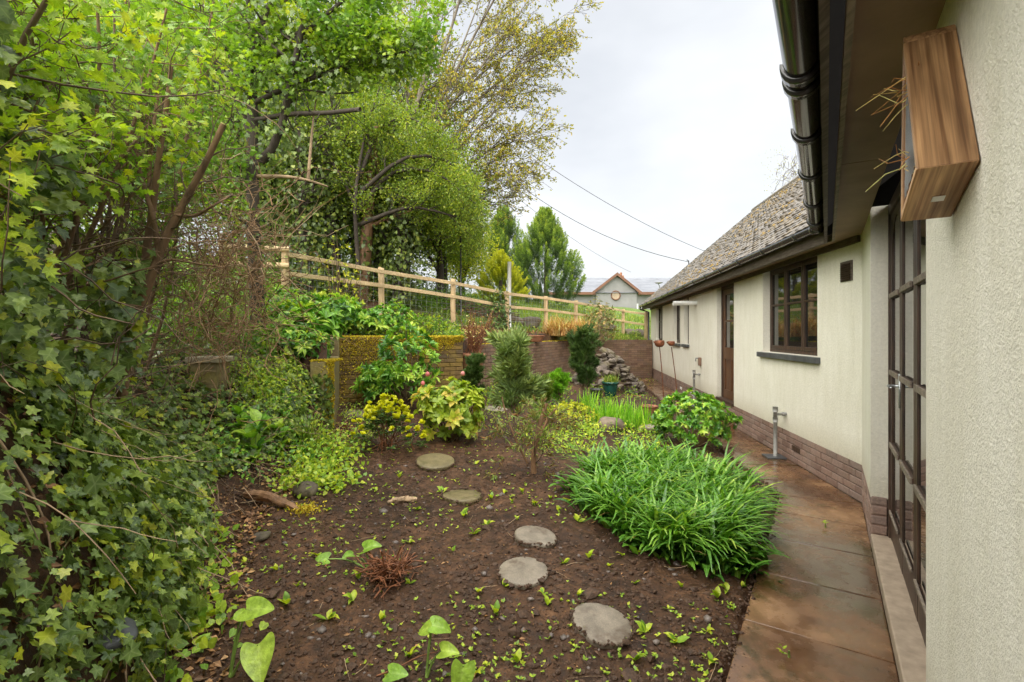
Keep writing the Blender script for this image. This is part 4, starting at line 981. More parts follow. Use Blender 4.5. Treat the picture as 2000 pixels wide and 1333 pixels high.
# ------------------------------------------------------------------ bug hotel on the near wall
bx = empty('insect_box', NW(5.44 - 1.42, -.05, 1.9), 'tilted wooden insect box with straw on the wall under the eaves', 'insect box')
def BX(u, z, d): return NW(5.44 - u, -d, z)      # u measured along the wall from beside the camera
tri = {'N': (1.247, 1.975), 'B': (1.535, 1.91), 'T': (1.487, 2.40)}
def board(p, q, th, inner, name, mat, d0=.002, d1=.109):
    p = np.array(p); q = np.array(q); e = unit(q - p); nn = np.array([-e[1], e[0]]); 
    if np.dot(inner - p, nn) < 0: nn = -nn
    V = []
    for d in (d0, d1):
        for (w, off) in ((p, 0), (q, 0), (q - e * th * 1.2, th), (p + e * th * 1.2, th)): w = w + nn * off; V.append(BX(w[0], w[1], d))
    mb = MB(); mb.add(V, [(0, 1, 2, 3), (7, 6, 5, 4), (0, 4, 5, 1), (1, 5, 6, 2), (2, 6, 7, 3), (3, 7, 4, 0)]); o = mb.build(name, mat, bx, bevel=.003); Lb_ = float(np.linalg.norm(q - p))
    ga = o.data.attributes.new('grain', 'FLOAT_VECTOR', 'POINT'); k_ = rng.uniform(0, 9); gv = [(s_ + k_, t_ + k_, d) for d in (d0, d1) for (s_, t_) in ((0, 0), (Lb_, 0), (Lb_, th), (0, th))]; ga.data.foreach_set('vector', np.array(gv, np.float32).ravel()); return o
cen = np.array([1.42, 2.09])
board(tri['N'], tri['T'], .016, cen, 'side_board', M['box_wood']); bb = board(tri['B'], tri['N'], .016, cen, 'base_board', M['box_base']); board(tri['T'], tri['B'], .016, cen, 'side_board', M['box_wood'])
mb = MB(); mb.add([BX(*(np.array(tri[k]) * .97 + cen * .03), .004) for k in 'NBT'], [(0, 1, 2)]); mb.build('back_board', M['box_wood'], bx)
# label sticker
q = np.array(tri['B']) * .62 + np.array(tri['N']) * .38; e = unit(np.array(tri['N']) - np.array(tri['B'])); nn = np.array([e[1], -e[0]]); nn = nn if nn[1] < 0 else -nn
mb = MB(); mb.add([BX(*(q + nn * .0015), .035), BX(*(q + e * .03 + nn * .0015), .035), BX(*(q + e * .03 + nn * .0015), .06), BX(*(q + nn * .0015), .06)], [(0, 1, 2, 3)]); mb.build('sticker', M['white_plastic'], bx)
# bamboo canes behind the mesh
def intri(u, z):
    a, b, c_ = (np.array(tri[k]) for k in 'NBT'); v = lambda p, q: (q[0] - p[0]) * (z - p[1]) - (q[1] - p[1]) * (u - p[0])
    s1, s2, s3 = v(a, b), v(b, c_), v(c_, a); return ((s1 > .012) & (s2 > .012) & (s3 > .012)) | ((s1 < -.012) & (s2 < -.012) & (s3 < -.012))
mb = MB()
for u in np.arange(1.25, 1.56, .019):
    for z in np.arange(1.9, 2.45, .019):
        uu_, zz_ = u + rng.normal(0, .002), z + rng.normal(0, .002)
        if intri(np.array(uu_), np.array(zz_)): mb.tube([BX(uu_, zz_, .01), BX(uu_, zz_, .085 + rng.uniform(-.01, .008))], rng.uniform(.006, .009), 6)
mb.build('cane_bundle', M['straw'], bx)['kind'] = 'stuff'
po = []
for u in np.arange(1.4, 2.6, .011):
    for sg in (1, -1):
        ts = np.linspace(1.88, 2.45, 60); us = u - .4 + sg * (ts - 2.15) * .6 + .02; ok = intri(us, ts)
        if ok.sum() > 2: tt = ts[ok]; uu_ = us[ok]; po.append(np.array([BX(uu_[0], tt[0], .103), BX((uu_[0] + uu_[-1]) / 2, (tt[0] + tt[-1]) / 2, .104), BX(uu_[-1], tt[-1], .103)]))
po = np.array(po); tubes_obj('wire_netting', [(po, np.full(po.shape[:2], .0007), 3)], M['metal_mesh'], bx)['kind'] = 'stuff'
for k in range(22):
    z = rng.choice([2.28, 2.22, 2.06]) + rng.normal(0, .01); b = BX(rng.uniform(1.41, 1.47), z, .09); dv = np.array([-nN[0], -nN[1], 0]) * rng.uniform(.02, .09) + np.array([0, 0, rng.normal(-.01, .03)]) + rng.normal(0, .02, 3)
    mid = b + dv * .55; t = mid + dv * .5 + rng.normal(0, .028, 3)
    mb = MB(); mb.tube([b, b + dv * .3 + rng.normal(0, .004, 3), mid, t], [.0016, .0015, .0013, .0008], 4); mb.build('straw', M['straw'], bx)

# ------------------------------------------------------------------ stepping stones
STONES = []
def stone(px, py, wpx, label, mat, tilt=(0, 0)):
    c = G(px, py); 
    w = wpx / F * c[1]; r = w / 2
    prof = [(r * .9, -.06), (r, -.05), (r, -.012), (r * .985, -.003), (r * .93, .002), (r * .5, .003), (.01, .003)]
    mb = MB(); mb.lathe((0, 0, 0), prof, 48)
    for i_, v_ in enumerate(mb.v):      # chipped, slightly uneven rim
        a_ = math.atan2(v_[1], v_[0]); rr_ = math.hypot(v_[0], v_[1]); f_ = 1 + .012 * math.sin(3 * a_ + px) + .012 * float(vn(np.array(a_ * 4 + px), np.array(py * 1.), 2)) - .05 * max(0., float(vn(np.array(a_ * 2.2 + py), np.array(px * 1.), 5)) - .3)
        mb.v[i_] = (v_[0] * f_, v_[1] * f_, v_[2] + .006 * float(vn(np.array(v_[0] * 9 + px), np.array(v_[1] * 9.), 3)))
    o = mb.build('stepping_stone', mat, None, True); o.location = (c[0], c[1], c[2] + .03)
    gx_ = (zt(c[0] + .15, c[1]) - zt(c[0] - .15, c[1])) / .3; gy_ = (zt(c[0], c[1] + .15) - zt(c[0], c[1] - .15)) / .3
    o.rotation_euler = (math.atan(gy_) * .6 + tilt[0], -math.atan(gx_) * .6 + tilt[1], 0)
    STONES.append((c[0], c[1], c[2] + .03, r))
    return tag(o, label, 'stepping stone', 'round stepping stones across the soil')
stone(1176, 1228, 118, 'clean pale round stepping stone closest to the concrete path', M['slab'], (.05, .07))
stone(1023, 1128, 98, 'muddy pitted round stepping stone, second from the path', M['slab'], (.03, .03))
stone(1047, 1056, 84, 'pale round stepping stone in the middle of the row of five', M['slab'], (.06, .12))
stone(903, 970, 79, 'olive round stepping stone with a seedling at its edge, tipped forward', M['slab_moss'], (-.05, .0))
stone(850, 908, 75, 'mossy round stepping stone below the pink budded bush', M['slab_moss'], (.06, .0))
stone(967, 801, 50, 'pinkish round stepping stone far back between the bushes', M['slab'], (0, 0))
stone(705, 812, 60, 'dark sunken stepping stone beside the mossy wall end', M['rock'], (0, 0))

# ------------------------------------------------------------------ rusty garden ornaments
for (bxp, byp, tx, ty, lab) in ((1297, 792, 1288, 671, 'rusty bowl on a tall stem, left and larger one of the pair'), (1325, 792, 1311, 671, 'smaller rusty bowl on a stem nearer the cottage wall')):
    Yq = 10.2; b = P(bxp, byp, Yq); t = P(tx, ty, Yq); zb = zt(b[0], b[1]) - .05
    o = empty('rusty_bowl', (b[0], b[1], zb), lab, 'ornament', 'rusty bowl ornaments on stems')
    mb = MB(); mb.tube(smoothline([(b[0], b[1], zb), (b + t) / 2 + [.01, 0, 0], t - [0, 0, .07]], 6), .009, 6); mb.build('stem', M['rust'], o, True)
    r = .105 if tx < 1300 else .075
    mb = MB(); mb.lathe(t, [(.012, -.75 * r), (.55 * r, -.7 * r), (.88 * r, -.35 * r), (r, .1 * r), (.93 * r, .5 * r), (.86 * r, .6 * r), (.8 * r, .5 * r), (.85 * r, .1 * r), (.7 * r, -.4 * r), (.02, -.6 * r)], 18); mb.build('bowl', M['rust'], o, True)
    mb = MB(); s = t + np.array([-r * .95, 0, .25 * r]); mb.tube([s, s + [-.03, -.01, .01]], [.03, .008], 8); mb.build('spout', M['rust'], o, True)

# ------------------------------------------------------------------ pots
def pot(c, r, h, mat, label, name='plant_pot', soil=True):
    o = empty(name, c, label, 'pot'); c = np.array(c)
    mb = MB(); mb.lathe(c, [(r * .62, 0), (r * .68, .02), (r * .9, h * .8), (r * .9, h * .84), (r, h * .84), (r * 1.02, h), (r * .9, h), (r * .86, h * .85)], 22); mb.build('body', mat, o, True, bevel=0)
    mb = MB(); mb.lathe(c + np.array([0, 0, h * .84]), [(r * .86, 0), (r * .5, .02), (.01, .025)], 16); mb.build('soil', M['clod'], o, True); return o
def potat(px, py, Y, r, h, mat, label):
    p = P(px, py, Y); return pot((p[0], p[1], p[2]), r, h, mat, label), p
potat(1192, 775, 11.0, .19, .34, M['green_glaze'], 'dark green glazed pot beside the rock pile')
potat(1165, 782, 10.6, .15, .25, M['black_pot'], 'small black plastic pot next to the green glazed pot')
potat(1046, 668, 12.2, .24, .16, M['terracotta'], 'shallow brown terracotta bowl on the brick wall top')
potat(922, 738, 8.9, .24, .45, M['terracotta'], 'large terracotta pot with bare twigs before the brick wall')
potat(1268, 812, 9.6, .16, .2, M['terracotta'], 'reddish terracotta pot behind the iris leaves by the path')
potat(1240, 790, 11.6, .14, .2, M['terracotta'], 'weathered clay pot at the foot of the rock pile')
# flat stone plinth / old chimney pot in the ivy bank
p = P(410, 762, 4.9); o = empty('stone_post', p, 'square weathered stone post half buried in the ivy bank', 'post')
mb = MB(); mb.box(p + [-.14, -.1, -.5], (.27, 0, 0), (0, .24, 0), (0, 0, .78)); mb.build('shaft', M['concrete_moss'], o, bevel=.012); mb = MB(); mb.box(p + [-.17, -.13, .28], (.33, 0, 0), (0, .3, 0), (0, 0, .06)); mb.build('cap', simple('cap_stone', (.42, .36, .26), .8, bmp=.3), o, bevel=.012)

# ------------------------------------------------------------------ rocks
def rockmesh(r, seed, flat=.7, sub=2):
    import bmesh
    bm = bmesh.new(); bmesh.ops.create_icosphere(bm, subdivisions=sub, radius=1)
    rs = np.random.default_rng(seed); ax = rs.uniform(.7, 1.25, 3); ax[2] *= flat; ks = rs.normal(size=(5, 3)) * 1.6; ph = rs.uniform(0, 6, 5)
    for v in bm.verts:
        c = np.array(v.co); d = 1 + .12 * sum(math.sin(float(k @ c) + p_) for k, p_ in zip(ks, ph)); v.co = Vector(tuple((c * ax * d * r)))
    me = bpy.data.meshes.new('rock'); bm.to_mesh(me); bm.free(); 
    a = me.attributes.new('rnd', 'FLOAT', 'POINT'); a.data.foreach_set('value', np.full(len(me.vertices), rs.random(), np.float32))
    return me
pile = empty('rock_pile', G(1215, 752), 'heap of rough grey and mossy stones against the brick wall', 'rock pile')
meshes = [rockmesh(1, 100 + i, .62, 1) for i in range(8)]
for me in meshes: me.materials.append(M['stone'])
n = 0
for k in range(400):
    u, v = rng.random(), rng.random()
    Yp = rng.uniform(11.6, 14.2); ctr = 1000 + 944 * 2.75 / 13 - 10; 
    x = rng.normal(2.65, .45); y = rng.normal(12.9, .55); 
    d = math.hypot((x - 2.65) / .95, (y - 13.0) / 1.3)
    if d > 1: continue
    h = 1.05 * (1 - d) ** .8 * (1.15 - .25 * (x - 2.2)); z0 = zt(x, y)
    o = place('stone', meshes[n % 8], (x, y, z0 + h * rng.uniform(.72, 1.0)), 0, pile, tuple(rng.uniform(.07, .15) * rng.uniform(.8, 1.2, 3))); o.rotation_euler = tuple(rng.uniform(-.5, .5, 2)) + (rng.uniform(0, 6),); n += 1
    if n > 150: break
def rock(p, r, label, seed, mat='rock', flat=.6, sc=(1, 1, 1), name='rock'):
    me = rockmesh(r, seed, flat, 3); me.materials.append(M[mat]); o = bpy.data.objects.new(name, me); COL.objects.link(o); o.location = tuple(float(q) for q in p); o.scale = sc; o.rotation_euler = (0, 0, seed)
    for pl in me.polygons: pl.use_smooth = True
    return tag(o, label, name.replace('_', ' '))
g = G(1190, 842); rock(g + [0, 0, .08], .2, 'brown rounded rock behind the strap leaved clump', 3, sc=(1.7, 1, 1))
g = G(1275, 848); rock(g + [0, 0, .05], .13, 'yellow brown flat rock between two clumps by the path', 5, 'slab', .5)
g = G(1060, 745); rock(g + [0, 0, .05], .18, 'grey rock lying before the brick retaining wall', 8, 'stone', .7)
g = G(512, 1062); rock(g + [0, 0, .015], .055, 'pale flat pebble on the soil near the ivy', 21, 'stone', .5)
g = G(595, 965); rock(g + [0, 0, .04], .11, 'brown stone beside the old log at the bank foot', 31, 'stone', .6)
g = G(450, 915) ; 
g = G(205, 1250); rock(g + [0, 0, .03], .07, 'dark slate coloured stone among ivy near the corner', 41, 'slate', .6)
# old log and driftwood
def log(pts, rad, label, mat, name='log'):
    mb = MB(); pts = smoothline(pts, 22) + rng.normal(0, .003, (22, 3)); rr = np.interp(np.linspace(0, 1, 22), [0, .3, .7, 1], rad) * rng.uniform(.86, 1.14, 22); mb.tube(pts, rr, 18)
    for i, v in enumerate(mb.v):
        c_ = pts[min(i // 18, 21)]; k_ = i % 18; f_ = 1 + .5 * float(vn(np.array(k_ * .9), np.array(i // 18 * .22), 6)); mb.v[i] = tuple(c_ + (np.array(v) - c_) * f_)
    o = mb.build(name, M[mat], None, False); return tag(o, label, 'log')
a, b = G(478, 968), G(585, 1002); log([a + [0, 0, .03], (a + b) / 2 + [0, 0, .06], b + [0, 0, .02]], [.02, .045, .038, .012], 'rotten reddish log with yellow moss at the bank foot', 'bark_red')
a, b = G(757, 984), G(815, 976); log([a + [0, 0, .02], (a + b) / 2 + [0, 0, .035], b + [0, 0, .02]], [.008, .024, .028, .014], 'small pale piece of driftwood lying on the soil', 'twig_pale', 'driftwood')

# ------------------------------------------------------------------ plant builders
def rosette(c, ax, nl, size, th=(.7, 1.4), T=TOV, wid=1., rnd=None):
    n = len(c); idx = np.repeat(np.arange(n), nl); m = n * nl
    ax = unit(np.asarray(ax, float))[idx]; pr = unit(np.cross(ax, rng.normal(size=(m, 3)))); t = rng.uniform(*th, m)[:, None]
    tip = ax * np.cos(t) + pr * np.sin(t); nr = ax * np.sin(t) - pr * np.cos(t) + rng.normal(size=(m, 3)) * .15
    sz = rng.uniform(*size, m)
    r = None if rnd is None else np.clip(np.repeat(rnd, nl) + rng.normal(0, .13, m), 0, 1)
    return (T, np.asarray(c)[idx], tip, nr, sz, wid, r)
def dome(n, c, rad, lump=.22, zmin=-.15, fill=.55, s=0):
    v = unit(rng.normal(size=(n * 3, 3))); v = v[v[:, 2] > zmin][:n]; n = len(v)
    r = (fill + (1 - fill) * rng.random(n) ** .5) * (1 + lump * 2 * vn(v[:, 0] * 2.3 + v[:, 2] * 3 + s, v[:, 1] * 2.3 + v[:, 2], s))
    return np.asarray(c) + v * r[:, None] * np.asarray(rad), v
def stems(base, ends, r0, r1, K=5, bend=.06, spreadb=.03):
    base = np.asarray(base, float); n = len(ends); t = np.linspace(0, 1, K)[None, :, None]
    b = base + np.column_stack([rng.normal(0, spreadb, (n, 2)), np.zeros(n)])
    mid = (b + ends) / 2 + rng.normal(0, bend, (n, 3)); 
    po = (1 - t) ** 2 * b[:, None] + 2 * t * (1 - t) * mid[:, None] + t ** 2 * ends[:, None]
    return po, np.full((n, 1), 1.) * np.linspace(r0, r1, K)[None]
def bush(name, label, base, rad, n, nl, size, T, mat, cat='shrub', bark='twig', up=.5, th=(.6, 1.35), group=None, zc=.5, nst=18, r0=.012, zmin=-.2, lump=.22, wid=1., fill=.5):
    base = np.asarray(base, float); o = empty(name, base, label, cat, group)
    c, v = dome(n, base + [0, 0, rad[2] * zc], rad, lump, zmin, fill, rng.uniform(0, 99))
    ax = v.copy(); ax[:, 2] += up
    light = np.clip(.5 + .35 * rng.normal(size=len(c)), 0, 1)
    leaves('foliage', M[mat], o, [rosette(c, ax, nl, size, th, T, wid, light)])
    k = rng.choice(len(c), min(nst, len(c)), False); po, ra = stems(base - [0, 0, .04], c[k], r0, r0 * .35); tubes_obj('stem', [(po, ra, 5)], M[bark], o)
    return o
def cloud_tree(name, label, base, th, crown, rad, nclump, per, size, mat, bark, tr, cat='tree', T=T2, group=None, clump=.55, twigs=True, seed=0, fill=.35, nlimb=9, zmin=-.8, twigmat=None):
    base = np.asarray(base, float); o = empty(name, base, label, cat, group)
    top = np.array([crown[0], crown[1], crown[2] + rad[2] * .55])
    trunk = smoothline([base - [0, 0, .3], base + (top - base) * .35 + rng.normal(0, .1, 3), base + (top - base) * .7 + rng.normal(0, .15, 3), top], 9)[None]
    tra = np.linspace(tr, tr * .18, 9)[None]
    limb, lra = spread(trunk, tra, nlimb, .25, .98, (.5, 1.1), (rad[0] * .8, rad[0] * 1.25), .13, .12, 6, .5)
    b2, r2 = spread(limb, lra, 6, .25, 1, (.4, 1.), (rad[0] * .3, rad[0] * .6), .16, .08, 5, .5)
    groups = [(trunk, tra, 10), (limb, lra, 6), (b2, r2, 4)]
    tubes_obj('trunk', groups, M[bark], o)
    cc, v = dome(nclump, crown, rad, .3, zmin, fill, seed)
    idx = np.repeat(np.arange(len(cc)), per); m = len(idx)
    p = cc[idx] + rng.normal(size=(m, 3)) * clump * np.array([1, 1, .65])
    cr = rng.random(len(cc)); rn = np.clip(cr[idx] * .6 + rng.random(m) * .4, 0, 1)
    tip = unit(rng.normal(size=(m, 3)) + np.array([0, 0, -.25])); nr = unit(rng.normal(size=(m, 3)) * .7 + np.array([0, 0, 1.]))
    leaves('crown', M[mat], o, [(T, p, tip, nr, rng.uniform(*size, m), 1., rn)])
    if twigs:
        k = rng.choice(len(cc), min(260, len(cc)), False); e = cc[k]; st = e + (np.array(crown) - e) * .35 + rng.normal(0, .3, (len(k), 3)); t = np.linspace(0, 1, 4)[None, :, None]
        po = st[:, None] * (1 - t) + e[:, None] * t + rng.normal(0, .06, (len(k), 4, 3)); tubes_obj('twigs', [(po, np.full((len(k), 1), 1.) * np.linspace(.02, .006, 4)[None], 3)], M[twigmat or bark], o)['kind'] = 'stuff'
    return o

# ------------------------------------------------------------------ woodland behind the fence
def ground_at(px, Y): x = (px - 1000) / F * Y; return np.array([x, Y, zt(x, Y)])
WOOD = [  # px, Y, crown centre y px, crown radii (x,y,z), label, mat, size, nclump
    (330, 12.0, 250, (2.9, 2.2, 3.6), 'dense bright green tree behind the multi stemmed hedge tree', 'haw', (.07, .12), 330),
    (470, 14.0, 300, (2.6, 2.2, 3.4), 'leafy yellow green tree behind the fence corner post', 'wood_far', (.07, .12), 320),
    (590, 15.5, 200, (3.0, 2.4, 4.6), 'tall mid green tree rising over the corner of the fence', 'wood_far', (.08, .13), 420),
    (665, 13.2, 330, (1.9, 1.6, 2.4), 'yellow green bushy tree leaning over the second fence post', 'wood_far', (.06, .10), 300),
    (760, 17.0, 270, (2.8, 2.2, 4.4), 'tall hazy yellow green tree between the ivy trunks', 'wood_far', (.08, .13), 420),
    (800, 14.2, 390, (1.9, 1.6, 1.9), 'spreading bright green hawthorn over the middle of the fence', 'wood_far', (.06, .10), 300),
    (855, 15.5, 415, (1.5, 1.4, 1.5), 'low pale green hawthorn at the end of the wood', 'wood_far', (.06, .10), 260),
    (868, 18.5, 455, (1.3, 1.2, 1.4), 'pale yellow green bush filling the gap under the wood edge', 'wood_far', (.07, .11), 200),
    (690, 19.0, 400, (3.2, 1.5, 2.4), 'broad dark leaved bush deep in the wood behind the ivy trunks', 'haw', (.1, .16), 330),
    (905, 21.0, 495, (1.0, 1.0, 1.3), 'small yellowish bush at the wood edge near the black pole', 'gold', (.08, .13), 120),
    (120, 9.5, 200, (2.6, 2.0, 4.0), 'dense green tree behind the top of the ivy hedge', 'haw', (.06, .11), 300),
    (230, 16.0, 60, (4.0, 3.0, 5.0), 'tall dark leaved tree high behind the hedge', 'haw', (.09, .15), 420),
]
for i, (px, Y, cy, rad, lab, mt, sz, nc) in enumerate(WOOD):
    b = ground_at(px, Y); c = P(px, cy, Y)
    cloud_tree('woodland_tree', lab, b, 0, c, rad, int(nc * 1.5), 42, sz, mt, 'bark_dark', .14 + .05 * rng.random(), group='trees of the wood behind the fence', seed=i * 7., clump=.42)
# ivy-clad dark trunks
for i, (px, Y, tx, ty, lab) in enumerate(((600, 11.5, 585, 250, 'dark ivy covered trunk beside the fence corner'), (655, 12.4, 640, 230, 'dark ivy clad trunk, second from the fence corner'), (705, 12.8, 735, 240, 'reddish brown leaning trunk with some ivy'), (735, 13.5, 770, 200, 'ivy covered trunk leaning to the big bare tree'), (775, 13.0, 780, 330, 'short dark stump like trunk behind the fence rail'), (545, 12.6, 520, 200, 'slim dark trunk just behind the corner rails'))):
    b = ground_at(px, Y); t = P(tx, ty, Y); o = empty('ivy_clad_tree', b, lab, 'tree', 'ivy covered trunks at the edge of the wood')
    tr = smoothline([b - [0, 0, .2], b * .6 + t * .4 + rng.normal(0, .1, 3), t], 9)[None]; ra = np.linspace(.2, .08, 9)[None]
    br, bra = spread(tr, ra, 9, .35, 1, (.5, 1.2), (.8, 1.8), .18, .1, 6, .4); b2, r2 = spread(br, bra, 5, .3, 1, (.4, 1.), (.4, .9), .2, 0, 5, .5)
    tubes_obj('trunk', [(tr, ra, 10), (br, bra, 5), (b2, r2, 3)], M['bark_red'] if i == 2 else M['bark_dark'], o)
    n = 2600 if i != 2 else 700
    p, tg, _ = along(tr, n, 0.05, .95); off = rng.normal(size=(n, 3)) * [.26, .26, .12]; off *= np.where(rng.random(n)[:, None] < .3, 1.7, 1)
    leaves('ivy', M['dark'], o, [(TIVY2, p + off, unit(rng.normal(size=(n, 3)) * .5 + [0, 0, -1.]), unit(off + rng.normal(size=(n, 3)) * .3 + [0, -.2, .3]), rng.uniform(.06, .12, n), 1., None)])
# bramble and low growth in front of the wood
n = 20000; px = rng.uniform(440, 940, n); Yv = np.interp(px, [440, 940], [9.6, 14.5]) + rng.uniform(.2, 4.2, n); X = (px - 1000) / F * Yv; Z = zterr(X, Yv) + np.abs(rng.normal(0, .24, n)) * (1 + 2.2 * (Yv - np.interp(px, [440, 940], [9.6, 14.5])) / 4.2) * (1 - ss(760, 960, px) * .5)
u = leaves('undergrowth', M['haw'], None, [(T4, np.column_stack([X, Yv, Z]), rdir(n, -.2), unit(rng.normal(size=(n, 3)) * .6 + [0, -.3, 1.]), rng.uniform(.05, .11, n), 1., rng.random(n) * .8)]); tag(u, 'low leafy undergrowth between fence and wood', None, None, 'stuff')
n = 9000; px = rng.uniform(250, 540, n); Yv = rng.uniform(5.6, 9.6, n); X = (px - 1000) / F * Yv; ok = X < -2.6; X, Yv = X[ok], Yv[ok]; n = len(X); Z = zterr(X, Yv) + np.abs(rng.normal(0, .3, n))
u = leaves('hillside_growth', M['haw'], None, [(T4, np.column_stack([X, Yv, Z]), rdir(n, -.2), unit(rng.normal(size=(n, 3)) * .6 + [.2, -.4, 1.]), rng.uniform(.05, .1, n), 1., rng.random(n) * .8)]); tag(u, 'leafy growth on the slope behind the bramble tangle', None, None, 'stuff')
# brush heap beyond the fence
po = []
for k in range(260):
    px = rng.uniform(880, 985); Yk = rng.uniform(14.2, 16); b = ground_at(px, Yk); b[2] += abs(rng.normal(0, .16)); d = rdir(1)[0] * [1, 1, .3]; po.append([b, b + d * .35, b + d * .7 + rng.normal(0, .06, 3)])
po = np.array(po); tag(tubes_obj('brush_heap', [(po, np.full(po.shape[:2], .012), 4)], M['twig'], None), 'low heap of cut brown branches behind the fence', 'brush heap')

# ------------------------------------------------------------------ the big half-bare tree
bt = empty('big_tree', ground_at(735, 15.5), 'tall spreading tree with bare grey twigs and sparse yellow olive leaves', 'tree')
LIMB = [[(735, 560), (770, 420), (800, 250), (850, 80), (880, -120)], [(775, 420), (830, 250), (900, 100), (960, -60)], [(790, 360), (850, 240), (950, 120), (1040, -10)], [(800, 320), (880, 200), (980, 110), (1090, 40)],
        [(770, 440), (860, 330), (950, 230), (1030, 170)], [(780, 430), (880, 350), (960, 290), (1020, 260)], [(765, 460), (850, 390), (930, 350), (1000, 335)], [(760, 470), (840, 430), (920, 400), (975, 400)],
        [(760, 420), (760, 250), (740, 80), (720, -100)], [(790, 340), (800, 180), (800, 40), (810, -120)], [(830, 260), (930, 60), (1000, -60), (1050, -150)], [(850, 150), (900, 0), (930, -140), (960, -220)],
        [(790, 400), (870, 290), (970, 180), (1060, 110)], [(765, 450), (860, 360), (950, 320), (1010, 300)], [(870, 250), (950, 180), (1040, 110), (1075, 100)]]
lp = np.array([smoothline([P(x, y, 15.5 + k * rng.uniform(-1.2, 1.2) * .5) for k, (x, y) in enumerate(L)], 10) for L in LIMB]); lr = np.array([np.linspace(.15 if i == 0 else .05, .012, 10) for i in range(len(LIMB))])
b1, r1 = spread(lp, lr, 14, .18, 1, (.3, .8), (.9, 2.1), .1, .02, 6, .5, (.25, 0, .0)); b2, r2 = spread(b1, r1, 7, .2, 1, (.3, .8), (.5, 1.1), .1, .0, 5, .55, (.12, 0, 0)); b3, r3 = spread(b2, r2, 3, .3, 1, (.3, .8), (.25, .55), .12, 0, 4, .7)
r2 = np.maximum(r2, .006); r3 = np.maximum(r3, .0048)
tubes_obj('trunk', [(lp, lr, 8), (b1, r1, 5)], M['bark_grey'], bt); tubes_obj('twigs', [(b2, r2, 3), (b3, r3, 3)], M['twig_grey'], bt)['kind'] = 'stuff'
p, tg, ix = along(b3, 9, .3, 1.); hi = p[:, 2]; keep = rng.random(len(p)) < np.interp(hi, [3.5, 6, 8], [.22, .5, .75]); p, tg = p[keep], tg[keep]; n = len(p)
p = p + rng.normal(0, .035, (n, 3)); leaves('crown', M['olive'], bt, [(T2, p, unit(tg + rng.normal(size=(n, 3)) * .9), unit(rng.normal(size=(n, 3)) + [0, 0, .6]), rng.uniform(.055, .10, n), 1.1, None)])
# lower green-leaved boughs of the same area
gt = empty('hawthorn_tree', ground_at(700, 11.9), 'bright green hawthorn with arching boughs before the big bare tree', 'tree')
LG = [[(700, 520), (690, 380), (720, 230), (760, 120)], [(695, 420), (760, 330), (850, 330), (930, 400)], [(700, 380), (790, 300), (880, 310), (915, 370)], [(700, 440), (800, 400), (880, 420), (930, 440)], [(695, 400), (640, 300), (600, 230), (560, 180)], [(700, 350), (740, 250), (800, 220), (850, 270)]]
lp = np.array([smoothline([P(x, y, 11.9 + .3 * k * rng.uniform(-1, 1)) for k, (x, y) in enumerate(L)], 9) for L in LG]); lr = np.array([np.linspace(.06, .012, 9) for _ in LG])
b1, r1 = spread(lp, lr, 12, .2, 1, (.4, 1.), (.5, 1.2), .14, -.03, 6, .5); b2, r2 = spread(b1, r1, 7, .2, 1, (.4, 1.), (.25, .6), .14, -.05, 5, .6); r2 = np.maximum(r2, .004)
tubes_obj('trunk', [(lp, lr, 6), (b1, r1, 4), (b2, r2, 3)], M['bark_dark'], gt)
p, tg, ix = along(b2, 46, .0, 1.); n = len(p); p = p + rng.normal(0, .09, (n, 3)); leaves('crown', M['wood_far'], gt, [(T4, p, unit(tg + rng.normal(size=(n, 3)) * .9), unit(rng.normal(size=(n, 3)) * .7 + [0, 0, 1]), rng.uniform(.04, .075, n), 1.2, np.clip(.15 + .7 * rng.random(n) + .15 * np.sin(ix), 0, 1))])

# ------------------------------------------------------------------ conifers beyond the fence
def conifer(px, Y, topy, halfw, label, mat, nt=420, seed=0, spire=1., per=230):
    b = ground_at(px, Y); top = P(px, topy, Y)[2]; H = top - b[2]; W = halfw / F * Y
    o = empty('conifer', b, label, 'conifer', 'conifers beyond the fence')
    t = np.concatenate([rng.random(nt) ** .85, rng.uniform(.75, 1, nt // 12)]); nt = len(t); az = rng.uniform(0, 2 * math.pi, nt)
    prof = W * np.interp(t, [0, .12, .35, .6, .8, 1], [.95, 1.05, 1.0, .68, .32, .0]) * (1 + .5 * vn(az * 1.3 + seed, t * 5, seed))
    rr = prof * (.35 + .65 * rng.random(nt) ** .35)
    L = rng.uniform(.7, 1.35, nt) * (H / 5); ax = unit(np.column_stack([np.cos(az) * .7 * (1 - t * .65), np.sin(az) * .7 * (1 - t * .65), np.full(nt, .7 + .5 * spire)]))
    c = b + np.column_stack([rr * np.cos(az), rr * np.sin(az), t * (H - L * .8)])
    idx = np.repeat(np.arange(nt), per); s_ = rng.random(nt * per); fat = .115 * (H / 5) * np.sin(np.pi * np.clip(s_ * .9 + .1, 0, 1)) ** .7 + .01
    p = c[idx] + ax[idx] * (L[idx] * s_)[:, None] + rng.normal(0, .6, (nt * per, 3)) * fat[:, None]
    tip = unit(ax[idx] * 1.1 + rng.normal(size=(nt * per, 3)) * .4); cr = rng.random(nt)
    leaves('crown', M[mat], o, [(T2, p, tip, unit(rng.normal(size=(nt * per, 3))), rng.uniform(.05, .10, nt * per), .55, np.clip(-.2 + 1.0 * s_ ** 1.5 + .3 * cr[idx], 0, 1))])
    mb = MB(); mb.tube([b - [0, 0, .2], b + [0, 0, H * .4], b + [0, 0, H * .85]], [.14, .09, .02], 8); mb.build('trunk', M['bark_dark'], o, True)
    return o
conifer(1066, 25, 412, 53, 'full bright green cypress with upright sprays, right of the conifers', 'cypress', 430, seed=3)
conifer(985, 27.5, 405, 38, 'narrow olive green cypress behind the golden shrub', 'cypress', 240, seed=8)
